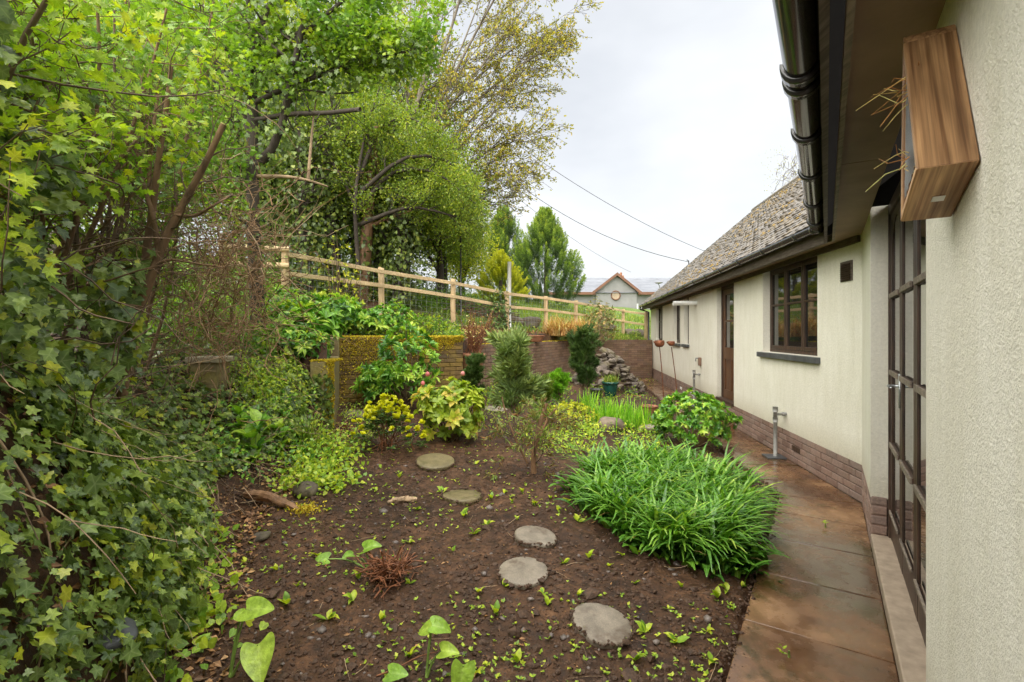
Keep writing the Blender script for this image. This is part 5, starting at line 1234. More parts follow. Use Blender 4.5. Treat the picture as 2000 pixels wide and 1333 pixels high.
conifer(978, 22, 492, 36, 'low golden yellow conifer beside the white tube', 'gold', 170, seed=5, spire=.1)
cloud_tree('birch', 'thin bare tree just showing above the cottage roof', np.array([17.5, 30, 3]), 0, P(1552, 340, 30), (1.2, 1, 1.8), 60, 10, (.05, .09), 'olive', 'twig_grey', .05, nlimb=12, T=T2)

# ------------------------------------------------------------------ ivy-clad hedge tree and its boughs
it = empty('hedge_tree', np.array([-3.42, 6.3, 1.3]), 'ivy clad tree with dark horizontal boughs and bright hawthorn leaves', 'tree')
LT = [[(505, 640), (495, 450), (490, 320), (500, 180), (480, 60), (500, -120)], [(495, 330), (540, 300), (560, 200), (590, 60), (610, -80)], [(490, 260), (440, 150), (400, 40), (370, -80)], [(500, 235), (570, 222), (640, 222), (704, 214)], [(500, 200), (590, 158), (690, 130), (812, 96)], [(520, 180), (600, 175), (660, 185), (700, 180)],
      [(500, 345), (560, 345), (602, 352), (640, 365)], [(602, 352), (606, 300), (612, 230), (620, 180)], [(495, 150), (560, 90), (650, 20), (740, -60)], [(490, 120), (520, 20), (560, -60), (600, -140)], [(485, 160), (420, 120), (340, 90), (280, 40)], [(505, 90), (600, 60), (690, 50), (780, 60)]]
lp = np.array([smoothline([P(x, y, 6.3 + .12 * k * rng.uniform(-1.5, 1)) for k, (x, y) in enumerate(L)], 9) for L in LT]); r0 = [.10, .06, .05, .032, .034, .02, .03, .022, .035, .04, .035, .03]; lr = np.array([np.linspace(r, r * .4, 9) for r in r0])
lr[3] = np.linspace(.034, .026, 9)
sel = [1, 2, 4, 8, 9, 10, 11]
b1, r1 = spread(np.concatenate([lp[sel], lp[:1]]), np.concatenate([lr[sel], lr[:1] * .4]), 10, .2, 1, (.4, 1.1), (.4, 1.1), .16, .02, 6, .45); b2, r2 = spread(b1, r1, 6, .2, 1, (.4, 1.1), (.2, .5), .16, 0, 5, .6); r2 = np.maximum(r2, .0025)
b2b, r2b = spread(lp[3:5], lr[3:5], 10, .3, 1, (.4, 1.2), (.2, .5), .2, .05, 5, .3)
tubes_obj('trunk', [(lp[[0, 1, 2, 3, 4, 5, 8, 9, 10, 11]], lr[[0, 1, 2, 3, 4, 5, 8, 9, 10, 11]], 8), (b1, r1, 5), (b2, r2, 3), (b2b, r2b, 3)], M['bark_dark'], it)
tubes_obj('bough', [(lp[[6, 7]], lr[[6, 7]], 8)], M['twig_pale'], it)
p, tg, ix = along(b2, 34, .05, 1.); n = len(p); p = p + rng.normal(0, .07, (n, 3)); cl = hsh(np.floor(p[:, 0] * 2.5), np.floor(p[:, 2] * 2.5), 3.)
leaves('crown', M['haw'], it, [(TMAP, p, unit(tg + rng.normal(size=(n, 3)) * .9 + [0, 0, -.2]), unit(rng.normal(size=(n, 3)) * .6 + [0, -.3, 1.]), rng.uniform(.04, .075, n), 1., np.clip(.1 + .55 * cl + .4 * rng.random(n), 0, 1))])
n = 1800; p, tg, _ = along(lp[[0, 0, 1, 4, 4, 9]], n // 6, .1, 1.); n = len(p); off = rng.normal(size=(n, 3)) * .15
leaves('ivy', M['ivy'], it, [(TIVY, p + off, unit(rng.normal(size=(n, 3)) * .5 + [0, 0, -1.]), unit(off + [0, -.15, .1] + rng.normal(size=(n, 3)) * .05), rng.uniform(.05, .085, n), 1., rng.random(n) * .75)])

# multi-stemmed cut tree
mt = empty('cut_tree', np.array([-2.42, 3.0, .8]), 'multi stemmed brown trunk cut off at head height behind the ivy', 'tree')
LM = [[(238, 780), (252, 640), (282, 520), (300, 420), (303, 340), (325, 230), (335, 130)], [(252, 660), (290, 560), (312, 490), (345, 420), (395, 335), (437, 243)], [(300, 420), (290, 340), (300, 250), (310, 180)], [(310, 490), (300, 420), (270, 330), (262, 250)], [(340, 420), (380, 425), (420, 400), (455, 380)], [(300, 520), (330, 505), (380, 515), (420, 520)]]
lp = np.array([smoothline([P(x, y, 3.0 + .04 * k * rng.uniform(-1, 1)) for k, (x, y) in enumerate(L)], 10) for L in LM]); lr = np.array([np.linspace(r, r * f_, 10) for r, f_ in ((.033, .35), (.028, .6), (.015, .5), (.017, .5), (.012, .4), (.01, .4))])
b1, r1 = spread(lp[:4], lr[:4], 9, .3, 1, (.5, 1.2), (.25, .6), .2, .05, 6, .3); b2, r2 = spread(b1, r1, 5, .3, 1, (.4, 1.2), (.12, .3), .2, 0, 5, .5); r2 = np.maximum(r2, .0014)
tubes_obj('trunk', [(lp, lr, 9)], M['bark'], mt); tubes_obj('twigs', [(b1, r1, 4), (b2, r2, 3)], M['twig'], mt)['kind'] = 'stuff'
mb = MB()
for i in (1,):
    e = lp[i][-1]; d = unit(lp[i][-1] - lp[i][-2]); mb.tube([e - d * .002, e + d * .004], lr[i][-1] * .98, 12)
mb.build('cut_face', M['straw'], mt)
# ------------------------------------------------------------------ hedge shrubs along the bank
HS = [(1.75, -2.25, 'field maple shrub of the hedge at the left edge, lime green leaves over ivy', 'maple', (.032, .054)), (2.6, -2.75, 'hedge shrub with yellowish lobed leaves above the ivy curtain', 'maple', (.032, .052)), (3.5, -3.3, 'leafy hedge shrub behind the brown multi stemmed trunk', 'haw', (.04, .06)), (4.6, -3.7, 'green hedge shrub between the cut trunk and the ivy clad tree', 'haw', (.04, .06)), (2.9, -3.9, 'tall dark hedge shrub deep behind the ivy curtain', 'haw', (.05, .08)), (1.6, -3.2, 'shaded hedge shrub behind the leaves of the left edge', 'haw', (.05, .08)), (4.2, -4.8, 'shaded tall shrub at the back of the hedge', 'haw', (.05, .08))]
for i, (Yh, Xh, lab, mt_, sz) in enumerate(HS):
    z0 = zt(Xh, Yh); b = np.array([Xh, Yh, z0]); o = empty('hedge_shrub', b, lab, 'shrub', 'shrubs of the overgrown hedge')
    ns = 8; az = rng.uniform(0, 2 * math.pi, ns); H = (1.75 + .69 * Yh - z0) * rng.uniform(.7, 1.08, ns)
    e = b + np.column_stack([np.cos(az) * .55 + .25, np.sin(az) * .55, H]); po, ra = stems(b - [0, 0, .3], e, .018, .006, 8, .22, .12)
    b1, r1 = spread(po, ra, 11, .28, 1, (.5, 1.2), (.35, .95), .2, .02, 6, .5); b2, r2 = spread(b1, r1, 5, .2, 1, (.4, 1.2), (.15, .4), .2, 0, 5, .6); r2 = np.maximum(r2, .0016)
    tubes_obj('stem', [(po, ra, 7), (b1, r1, 5), (b2, r2, 3)], M['bark'] if i % 2 else M['twig'], o)
    p, tg, ix = along(b2, 12 if i < 4 else 18, .2, 1.); n = len(p); p = p + rng.normal(0, .035, (n, 3)); cl = hsh(np.floor(ix / 5.), ix * 0, 3.)
    # nothing grows into the lens or over the open soil
    ok = (np.hypot(p[:, 0], p[:, 1]) > 1.25) & (p[:, 0] < xb(p[:, 1]) - .12 + .12 * np.clip(p[:, 2] - 1.7, 0, 3)); p, tg, cl = p[ok], tg[ok], cl[ok]; ok = ~((p[:, 1] > 2.35) & (p[:, 1] < 4.4) & (p[:, 2] < 2.35 + .25 * (p[:, 1] - 2.4)) & (p[:, 0] > -3.2)); p, tg, cl = p[ok], tg[ok], cl[ok]; n = len(p)
    leaves('foliage', M[mt_], o, [(TMAP, p, unit(tg + rng.normal(size=(n, 3)) * .8 + [0, 0, -.25]), unit(rng.normal(size=(n, 3)) * .6 + [.2, -.3, 1.]), rng.uniform(*sz, n), 1., np.clip(.05 + .6 * cl + .4 * rng.random(n), 0, 1))])

# ------------------------------------------------------------------ ivy over the bank
def surf_n(X, Y):
    e = .04; gx_ = (zterr(X + e, Y) - zterr(X - e, Y)) / (2 * e); gy_ = (zterr(X, Y + e) - zterr(X, Y - e)) / (2 * e)
    return unit(np.column_stack([-gx_, -gy_, np.ones_like(X)]))
n = 46000; Yv = .8 + 5.6 * rng.random(n) ** 1.5; d = rng.exponential(.62, n) - .02; X = xb(Yv) - d
ok = (d > (.0 + .3 * (vn(Yv * 2.1, X * 0 + 3, 4) + .4)) * ss(.9, 2.2, Yv)) & (d < 3.2); X, Yv, d = X[ok], Yv[ok], d[ok]
dens = fbm(X, Yv, 1.4, 3, 21); ok = rng.random(len(X)) < np.clip(.85 + 1.3 * dens, .2, 1); X, Yv = X[ok], Yv[ok]; n = len(X)
nr = surf_n(X, Yv); pos = np.column_stack([X, Yv, zterr(X, Yv, True)]) + nr * (np.abs(rng.normal(0, .045, n)) + .012)[:, None]
# leaves are tangent to the bank, pointing downhill and out
dh = np.column_stack([np.ones(n), rng.normal(0, .7, n) - .2, -np.ones(n) * .9]); tip = unit(dh + rng.normal(size=(n, 3)) * .45); nn = unit(nr + rng.normal(size=(n, 3)) * .38)
sz = np.clip(np.exp(rng.normal(math.log(.042), .38, n)), .018, .095) * np.interp(Yv, [.8, 2.2], [.62, 1])
ivy = leaves('ivy', M['ivy'], None, [(TIVY, pos, tip, nn, sz, rng.uniform(.85, 1.1, n), rng.random(n) ** 1.15)]); tag(ivy, 'dark green ivy carpet covering the bank on the garden edge', None, None, 'stuff')
# hanging curtain of ivy in front of the hedge
n = 10000; Yv = .8 + 2.3 * rng.random(n); Z = .9 + 1.9 * rng.random(n) ** 1.2
X = np.interp(Yv, [.8, 1.5, 2.1, 3.2, 4.3], [-1.32, -1.72, -2.02, -2.5, -3.0]) + .25 * vn(Yv * 2.2, Z * 2.2, 7) + rng.normal(0, .06, n)
dens = fbm(Yv, Z, 1.7, 3, 33); ok = (rng.random(n) < np.clip(.62 + 1.7 * dens - .35 * (Z - 1.6), 0, 1)) & (Z > zterr(X, Yv) - .05); X, Yv, Z = X[ok], Yv[ok], Z[ok]; n = len(X)
tip = unit(np.column_stack([rng.normal(.35, .35, n), rng.normal(-.1, .5, n), -np.ones(n)])); nn = unit(np.column_stack([np.full(n, .75), np.full(n, -.5), np.full(n, .55)]) + rng.normal(size=(n, 3)) * .45)
cur = leaves('ivy_curtain', M['ivy'], None, [(TIVY, np.column_stack([X, Yv, Z]), tip, nn, np.clip(np.exp(rng.normal(math.log(.055), .35, n)), .022, .1) * np.interp(Yv, [.8, 2.2], [.62, 1]), rng.uniform(.8, 1.1, n), rng.random(n) ** 1.1)]); tag(cur, 'hanging ivy curtain in front of the hedge stems', None, None, 'stuff')
# runners, dead stems and twigs threading the bank
def tangle(name, label, n, fn, r, L, mat, K=7, sides=3, wob=.35, kind='stuff'):
    p, d = fn(n); po = [p]; st = (rng.uniform(*L, n) / (K - 1))[:, None]
    for k in range(K - 1): d = unit(d + rng.normal(size=(n, 3)) * wob); po.append(po[-1] + d * st)
    o = tubes_obj(name, [(np.stack(po, 1), rng.uniform(*r, n)[:, None] * np.linspace(1, .5, K)[None], sides)], M[mat], None); return tag(o, label, None, None, kind)
def on_bank(n):
    Y = rng.uniform(1.3, 6, n); X = xb(Y) - rng.exponential(.6, n); nr = surf_n(X, Y); p = np.column_stack([X, Y, zterr(X, Y) + .03]) + nr * rng.uniform(0, .06, n)[:, None]
    d = np.column_stack([rng.normal(.5, .5, n), rng.normal(0, .7, n), rng.normal(-.4, .4, n)]); d -= (d * nr).sum(1, keepdims=True) * nr * .9; return p, unit(d)
tangle('ivy_runners', 'brown runners and fallen twigs lying over the ivy bank', 200, on_bank, (.0015, .004), (.25, .8), 'twig_pale', wob=.2)
tangle('fallen_twigs', 'thin dark twigs strewn over the ivy bank', 380, on_bank, (.001, .003), (.15, .5), 'twig', wob=.15)
def in_curtain(n):
    Y = rng.uniform(1.5, 4.8, n); X = np.interp(Y, [.8, 1.5, 2.1, 3.2, 4.8], [-1.45, -1.8, -2.1, -2.6, -3.3]) + rng.normal(0, .16, n); Z = rng.uniform(.9, 3.2, n); return np.column_stack([X, Y, Z]), unit(rng.normal(size=(n, 3)) + [.1, 0, .35])
tangle('hedge_twigs', 'tangle of brown twigs inside the overgrown hedge', 380, in_curtain, (.0015, .005), (.2, .7), 'twig', wob=.3, sides=4)
# brown bramble tangle beside the cut tree
def in_tangle(n):
    px = rng.normal(430, 55, n); py = rng.normal(540, 90, n); Y = rng.uniform(4.2, 5.6, n); return np.column_stack([(px - 1000) / F * Y, Y, 1.6 - (py - 652) / F * Y]), unit(rng.normal(size=(n, 3)) + [.15, 0, -.2])
tangle('bramble_tangle', 'brown dead bramble tangle between cut trunk and fence', 480, in_tangle, (.0025, .0065), (.4, 1.2), 'vine', wob=.38)
tangle('bramble_tangle', 'pale dead stems within the bramble tangle', 150, in_tangle, (.0025, .005), (.4, 1.0), 'twig_pale', wob=.3, sides=4)
# leaf litter
n = 6000; Yv = .9 + 5.6 * rng.random(n); X = xb(Yv) + .25 - rng.exponential(.9, n); nr = surf_n(X, Yv); p = np.column_stack([X, Yv, zterr(X, Yv, True)]) + nr * .012
lit = leaves('leaf_litter', M['litter'], None, [(T4, p, unit(rng.normal(size=(n, 3)) * [1, 1, .25]), unit(nr + rng.normal(size=(n, 3)) * .3), rng.uniform(.02, .055, n), 1.2, None)]); tag(lit, 'brown fallen leaves under the ivy', None, None, 'stuff')
# lighter herbs at the foot of the bank
def herb_patch(label, cx, n, fn, mat, size, T=TROUND, up=.6, name='herbs'):
    X, Y, h = fn(n); p = np.column_stack([X, Y, zterr(X, Y, True) + h]); m = len(X)
    o = leaves(name, M[mat], None, [(T, p, unit(rng.normal(size=(m, 3)) + [.3, -.4, .1]), unit(rng.normal(size=(m, 3)) * .4 + [.25, -.35, 1.]), rng.uniform(*size, m), 1., None)]); return tag(o, label, None, None, 'stuff')
def patch(pxr, pyr, hmax):
    def fn(n):
        out = []
        base = [G(rng.uniform(*pxr), rng.uniform(*pyr)) for _ in range(60)]; b = np.array(base); k = rng.integers(0, 60, n); return b[k, 0] + rng.normal(0, .09, n), b[k, 1] + rng.normal(0, .09, n), np.abs(rng.normal(0, hmax * .5, n)) + .02
    return fn
herb_patch('light green round leaved herbs at the ivy edge near the soil', 0, 1000, patch((215, 430), (960, 1260), .12), 'seed', (.03, .06), TIVY2)
herb_patch('fresh green herbs in front of the mossy wall end', 0, 1700, patch((560, 690), (860, 960), .14), 'seed', (.025, .05), TIVY2)
herb_patch('pale green nettles and herbs below the hellebores', 0, 2200, patch((470, 600), (720, 800), .2), 'seed', (.03, .055), T4)
herb_patch('low green herbs scattered beneath the bank ivy', 0, 900, patch((420, 640), (800, 930), .2), 'rhodo', (.03, .07), T4)
herb_patch('mixed low green leaves around the forked dying pine', 0, 700, patch((1050, 1160), (835, 890), .14), 'seed', (.03, .07), TOV)
herb_patch('low green weeds between the young pine and the stepping stone', 0, 420, patch((930, 1060), (800, 850), .1), 'seed', (.02, .045), TOV)
herb_patch('yellow green low leaves in front of the iris', 0, 800, patch((1120, 1200), (800, 850), .12), 'seed', (.03, .06), T4)
herb_patch('green weeds at the foot of the mossy wall beside the euphorbia', 0, 700, patch((668, 735), (800, 880), .12), 'seed', (.02, .05), T4)
herb_patch('low mixed greenery in front of the brick retaining wall', 0, 2600, patch((880, 1120), (742, 800), .2), 'haw', (.04, .08), T4)
herb_patch('weeds along the foot of the rock pile', 0, 900, patch((1140, 1275), (735, 790), .18), 'haw', (.035, .07), T4)
herb_patch('leafy weeds between the rock and the rounded evergreen shrub', 0, 500, patch((1200, 1300), (835, 880), .12), 'seed', (.03, .06), TOV)
# big dock / foxglove leaves by the bank
def leafy(name, label, base, n, size, mat, T=TOV, h=.2, cat='plant', wid=1.2, th=(.5, 1.3), levels=3, group=None):
    base = np.asarray(base, float); o = empty(name, base, label, cat, group); c = base + np.column_stack([rng.normal(0, .02, levels), rng.normal(0, .02, levels), np.linspace(.03, h, levels)])
    leaves('foliage', M[mat], o, [rosette(c, np.tile([[0, -.15, 1.]], (levels, 1)), n // levels, size, th, T, wid)])
    mb = MB(); mb.tube([base - [0, 0, .03], base + [0, 0, h]], [.008, .004], 6); mb.build('stem', M['stem_green'], o, True); return o
leafy('broad_leaved_plant', 'large leaved green plant growing at the foot of the bank', G(500, 905), 24, (.12, .22), 'rhodo', h=.34, levels=4)
leafy('broad_leaved_plant', 'big soft leaved rosette below the stone post', G(470, 860), 18, (.1, .18), 'rhodo', h=.25)
leafy('broad_leaved_plant', 'glossy leaved plant left of the grass tuft', G(545, 880), 16, (.1, .16), 'arum', h=.22)
def grass_tuft(label, base, n, L, mat='grass', w=.008, a0=(.1, .5), cv=(.6, 1.6), sp=.05, name='grass_tuft', cat='grass'):
    base = np.asarray(base, float); b = base + np.column_stack([rng.normal(0, sp, (n, 2)), np.zeros(n) - .01]); 
    o = merge(name, M[mat], None, [straps(b, rng.uniform(0, 6.28, n), rng.uniform(*L, n), w, rng.uniform(*a0, n), rng.uniform(*cv, n), 6)]); return tag(o, label, cat)
grass_tuft('arching grass tuft in front of the mossy wall end', G(600, 880), 110, (.3, .55))
p_ = P(600, 725, 6.15); grass_tuft('fine pale grass tuft on top of the low wall step', (p_[0] - .35, p_[1] + .1, 1.2), 170, (.25, .5), w=.005)
grass_tuft('fine hairy grass drooping beside the hellebore', (-3.0, 6.6, 1.42), 150, (.3, .5), w=.005)

# ------------------------------------------------------------------ upper terrace plants
def up_at(px, Y): x = (px - 1000) / F * Y; return np.array([x, Y, float(zup(np.array([x]), np.array([Y]))[0])])
for (px, py) in (): pass
bush('hellebore', 'large bright hellebore with fingered leaves above the wall step', up_at(585, 6.7), (.5, .4, .32), 60, 8, (.14, .24), TOV, 'rhodo', 'plant', 'stem_green', th=(.9, 1.5), wid=.8, zc=.5)
bush('hellebore', 'green hellebore clump on the terrace left of the dark bush', up_at(645, 8.0), (.5, .4, .4), 70, 8, (.1, .17), TOV, 'rhodo', 'plant', 'stem_green', th=(.9, 1.5), wid=.8)
bush('hellebore', 'pale flowered hellebore low behind the mossy wall', up_at(705, 8.3), (.42, .3, .3), 60, 8, (.1, .16), TOV, 'rhodo', 'plant', 'stem_green', th=(.8, 1.5), wid=.8)
bush('evergreen_bush', 'dark rounded evergreen bush behind the mossy wall top', up_at(762, 8.75), (.42, .35, .36), 200, 7, (.05, .085), TOV, 'rhodo', th=(.6, 1.4))
bush('heather', 'light green mounded bush on the right end of the mossy wall', up_at(830, 9.1), (.48, .4, .3), 420, 7, (.025, .05), T4, 'haw', th=(.3, 1.1))
bush('herb_clump', 'mid green herb clump in front of the corner post', up_at(560, 7.9), (.6, .45, .35), 160, 8, (.06, .1), T4, 'rhodo', 'plant', 'stem_green')
bush('herb_clump', 'yellowish herb clump at the terrace edge under the bramble', up_at(515, 7.2), (.6, .5, .3), 180, 8, (.05, .09), T4, 'haw', 'plant', 'stem_green')
bush('herb_clump', 'green herb clump below the first rail of the fence', up_at(640, 9.0), (.7, .4, .3), 160, 8, (.06, .1), T4, 'seed', 'plant', 'stem_green')
bush('spring_shrub', 'thin shrub with yellow green leaves standing at the fence rails', up_at(662, 8.9), (.42, .3, .95), 90, 6, (.03, .06), T4, 'gold', nst=30, r0=.01, zc=.75, fill=.2, zmin=-.7)
bush('bare_shrub', 'small leafless brown shrub in front of the fence mesh', up_at(700, 9.2), (.4, .3, .5), 50, 3, (.02, .03), T4, 'litter', nst=40, r0=.008)
bush('climber_bush', 'dark green climber wrapped round the fourth fence post', up_at(972, 12.5), (.36, .3, .75), 330, 6, (.04, .075), T4, 'pine_dark', zc=.5, zmin=-.9, fill=.3)
bush('grey_leaved_bush', 'grey green shrub with bare stems at the fence near the cottage', up_at(1172, 16.6), (.62, .5, .85), 420, 6, (.05, .09), T4, 'greybush', zc=.65, zmin=-.8, fill=.3, nst=40, r0=.02, bark='twig_pale')
bush('small_plant', 'tiny pale leafy plant by the last fence post', up_at(1240, 17.9), (.3, .25, .25), 60, 6, (.04, .08), T4, 'grass', 'plant', 'stem_green')
bush('fern_clump', 'leafy clump hanging over the step behind the mossy wall end', np.array([-2.72, 6.3, 1.28]), (.36, .28, .26), 90, 8, (.07, .13), TOV, 'rhodo', 'plant', 'stem_green', th=(.9, 1.6), wid=.7, zmin=-.7, zc=.6)
bush('fern_clump', 'ivy green clump filling the corner left of the wall step', np.array([-3.05, 6.02, 1.05]), (.4, .25, .35), 140, 7, (.05, .09), TIVY2, 'ivy', 'plant', 'stem_green', zmin=-.8, zc=.5)
# mossy stone edging behind the terrace
for i, (px, py) in enumerate(((1008, 640), (1030, 640), (1088, 638), (1180, 640), (1230, 640), (1246, 628))):
    Yq = 15.2 if px < 1100 else 19.6; p = P(px, py, Yq); p[2] = zt(p[0], p[1]) + .08; rock(p, .32 if px < 1100 else .35, ('mossy boulder in the low bank behind the terrace, %s' % ('next to the fourth post', 'right of the fourth post', 'next to the fifth post', 'under the grey shrub', 'by the last rails', 'at the fence end')[i]), 60 + i, 'stone', .6)
# terrace ground cover
n = 7000; px = rng.uniform(455, 900, n); Yv = np.interp(px, [455, 660, 900], [6.4, 7.8, 8.9]) + rng.uniform(0, 2.0, n) ** 1.2; X = (px - 1000) / F * Yv; ok = ~inpoly(X, Yv - .1, LOW); X, Yv = X[ok], Yv[ok]; n = len(X); nr = surf_n(X, Yv)
Z = zup(X, Yv) + np.abs(rng.normal(0, .07, n)); gc = leaves('ground_cover', M['haw'], None, [(T4, np.column_stack([X, Yv, Z]), rdir(n), unit(rng.normal(size=(n, 3)) * .5 + [0, -.4, 1]), rng.uniform(.04, .09, n), 1., rng.random(n))]); tag(gc, 'mixed green ground cover on the upper terrace', None, None, 'stuff')
n = 2600; px = rng.uniform(900, 1260, n); Yv = np.interp(px, [900, 1066, 1260], [10, 13.6, 18]) + rng.uniform(-.2, 1.3, n); X = (px - 1000) / F * Yv; ok = ~inpoly(X, Yv - .15, LOW); X, Yv = X[ok], Yv[ok]; n = len(X); Z = zup(X, Yv) + .02
tag(leaves('terrace_litter', M['litter'], None, [(T4, np.column_stack([X, Yv, Z]), rdir(n), unit(rng.normal(size=(n, 3)) * .3 + [0, 0, 1]), rng.uniform(.04, .1, n), 1., None)]), 'dry leaves on the terrace by the fence', None, None, 'stuff')
# field grass beyond the fence
n = 16000; X = rng.uniform(-3, 9, n); Yv = rng.uniform(12, 30, n); v_ = (X - FO[0]) * FN[0] + (Yv - FO[1]) * FN[1]; s_ = (X - FO[0]) * FD[0] + (Yv - FO[1]) * FD[1]; ok = (v_ > .1) & (v_ < 9) & (s_ > 4.5); X, Yv = X[ok], Yv[ok]; n = len(X)
fg = merge('field_grass', M['grass'], None, [straps(np.column_stack([X, Yv, zterr(X, Yv)]), rng.uniform(0, 6.28, n), rng.uniform(.1, .24, n), .03, rng.uniform(.1, .6, n), rng.uniform(.2, 1., n), 3)]); tag(fg, 'short green grass of the field beyond the fence', None, None, 'stuff')
n = 2500; px = rng.uniform(1185, 1262, n); Yv = rng.uniform(17.6, 19.4, n); X = (px - 1000) / F * Yv
tag(merge('terrace_grass', M['grass'], None, [straps(np.column_stack([X, Yv, zup(X, Yv)]), rng.uniform(0, 6.28, n), rng.uniform(.06, .14, n), .02, rng.uniform(.1, .6, n), rng.uniform(.2, 1., n), 3)]), 'little strip of bright grass above the end of the brick wall', None, None, 'stuff')
# dry ornamental grass
for (px, Y, lab) in ((1090, 13.9, 'dry straw coloured grass clump beside the fifth fence post'), (1128, 14.9, 'dry bleached grass clump nearer the grey shrub'), (1112, 14.2, 'low dry grass clump between two taller straw clumps')):
    b = up_at(px, Y); n = 420; bb = b + np.column_stack([rng.normal(0, .16, (n, 2)), np.zeros(n)]); o = merge('dry_grass', M['straw'], None, [straps(bb, rng.uniform(0, 6.28, n), rng.uniform(.35, .85, n) * (.6 if px == 1112 else 1), .02, rng.uniform(.05, .5, n), rng.uniform(.5, 2.4, n), 6)]); tag(o, lab, 'dry grass', 'dry grass clumps on the terrace')
# bare red twigs in the terracotta pot
p_ = P(925, 695, 8.9); o = empty('bare_twig_shrub', p_, 'bare reddish twiggy shrub growing from the large terracotta pot', 'shrub')
e = p_ + np.column_stack([rng.normal(.05, .22, 34), rng.normal(0, .2, 34), rng.uniform(.35, .85, 34)]); po, ra = stems(p_, e, .009, .004, 6, .06, .07); b1, r1 = spread(po, ra, 7, .3, 1, (.3, .9), (.12, .32), .2, .05, 5, .5); tubes_obj('stems', [(po, ra, 4), (b1, np.maximum(r1, .002), 3)], M['stick_red'], o)
n = 160; p, tg, _ = along(b1, 1, .7, 1); n = len(p); leaves('dead_flowers', M['straw'], o, [(T4, p, rdir(n), rdir(n), rng.uniform(.02, .05, n), 1., None)])['kind'] = 'stuff'

# ------------------------------------------------------------------ shrubs in the bed
g = G(792, 806); bush('rhododendron', 'tall rhododendron with long glossy leaves before the mossy wall', g + [0, 0, .1], (.5, .42, .62), 150, 9, (.09, .145), TOV, 'rhodo', th=(.6, 1.35), zc=.95, zmin=-.6, nst=30, r0=.016, wid=.68)
g = G(742, 800); bush('rhododendron', 'lower left part bush with drooping long leaves by the mossy wall', g + [0, 0, .05], (.34, .3, .36), 70, 9, (.1, .16), TOV, 'rhodo', th=(.9, 1.6), zc=.8, zmin=-.3, wid=.62)
g = G(880, 862); pe = bush('tree_peony', 'tree peony with pale bronze edged leaves and pink buds', g, (.42, .38, .36), 115, 8, (.085, .14), TOV, 'peony', th=(.8, 1.6), zc=1.02, zmin=-.75, nst=26, r0=.016, wid=1.15, lump=.15)
for (px, py) in ((835, 731), (904, 730), (826, 749)):
    c = P(px, py, g[1] - .15); mb = MB(); mb.lathe(c, [(.004, -.03), (.022, -.02), (.028, 0), (.02, .02), (.004, .032)], 10); mb.build('bud', M['pink'], pe, True)
g = G(757, 882); eo = empty('euphorbia', g, 'euphorbia with acid yellow flower heads on dark stems', 'plant')
n = 95; c = g + np.column_stack([np.clip(rng.normal(0, .19, n), -.4, .4), rng.normal(0, .14, n), rng.uniform(.42, .6, n)]); c[:, 2] -= ((c[:, 0] - g[0]) ** 2 + (c[:, 1] - g[1]) ** 2) * 1.9
leaves('flower_heads', M['euph'], eo, [rosette(c, np.tile([[0, 0, 1.]], (n, 1)) + rng.normal(size=(n, 3)) * .25, 22, (.025, .05), (.3, 1.5), TROUND)])
c2 = c - np.column_stack([np.zeros((n, 2)), rng.uniform(.06, .25, n)]); leaves('foliage', M['pine_dark'], eo, [rosette(c2, np.tile([[0, 0, 1.]], (n, 1)), 12, (.05, .09), (.9, 1.7), T4, .6)])
po, ra = stems(g, c[:24], .005, .003, 6, .05, .09); tubes_obj('stems', [(po, ra, 5)], M['stick_red'], eo)
# feathery small conifers and pines
def pine(name, label, base, H, W, nb, per, nl, mat, bark='twig', r0=.016, up=.5, start=.15, lean=(0, 0), tuft=14, nw=.0028):
    base = np.asarray(base, float); o = empty(name, base, label, 'pine')
    tr = smoothline([base - [0, 0, .03], base + [lean[0] * .4, lean[1] * .4, H * .5], base + [lean[0], lean[1], H]], 8)[None]; ra = np.linspace(r0, r0 * .3, 8)[None]
    b1, r1 = spread(tr, ra, nb, start, 1, (.5, 1.1), (W * .7, W * 1.2), .12, up, 6, .5); b2, r2 = spread(b1, r1, 4, .25, 1, (.4, .9), (W * .3, W * .6), .12, up * .6, 5, .6)
    tubes_obj('trunk', [(tr, ra, 7), (b1, r1, 4), (b2, np.maximum(r2, .0018), 3)], M[bark], o)
    p, tg, ix = along(np.concatenate([b2]), int(per * 1.6), .25, 1.); m = len(p); tip = unit(tg * .9 + unit(rng.normal(size=(m, 3))) * .75)
    leaves('needles', M[mat], o, [(T2, p, tip, rdir(m), rng.uniform(*nl, m), nw / np.mean(nl) / .3, np.clip(hsh(np.floor(ix / 4.), ix * 0, 5.) * .5 + .5 * rng.random(m), 0, 1))]); return o
pine('young_pine', 'feathery blue green young pine in the middle of the bed', G(1005, 850), 1.05, .46, 22, 34, (.12, .21), 'pine', lean=(0, 0), up=.4, start=.15, nw=.0024)
pine('young_pine', 'soft green feathery conifer behind the pink budded bush', G(925, 815), .72, .32, 20, 46, (.06, .1), 'pine_dark', up=.5)
pine('dark_pine', 'dense dark green pine before the rock pile', G(1138, 790), 1.15, .55, 28, 56, (.08, .14), 'pine_dark', up=.5, start=.08, r0=.025)
pine('dwarf_conifer', 'low fresh green dwarf conifer left of the dark pine', G(1095, 795), .42, .3, 22, 50, (.05, .09), 'iris', up=.5, start=.05)
pine('dwarf_conifer', 'low green feathery tuft at the foot of the young pine', G(1060, 800), .35, .25, 18, 50, (.05, .09), 'grass', up=.5, start=.05)
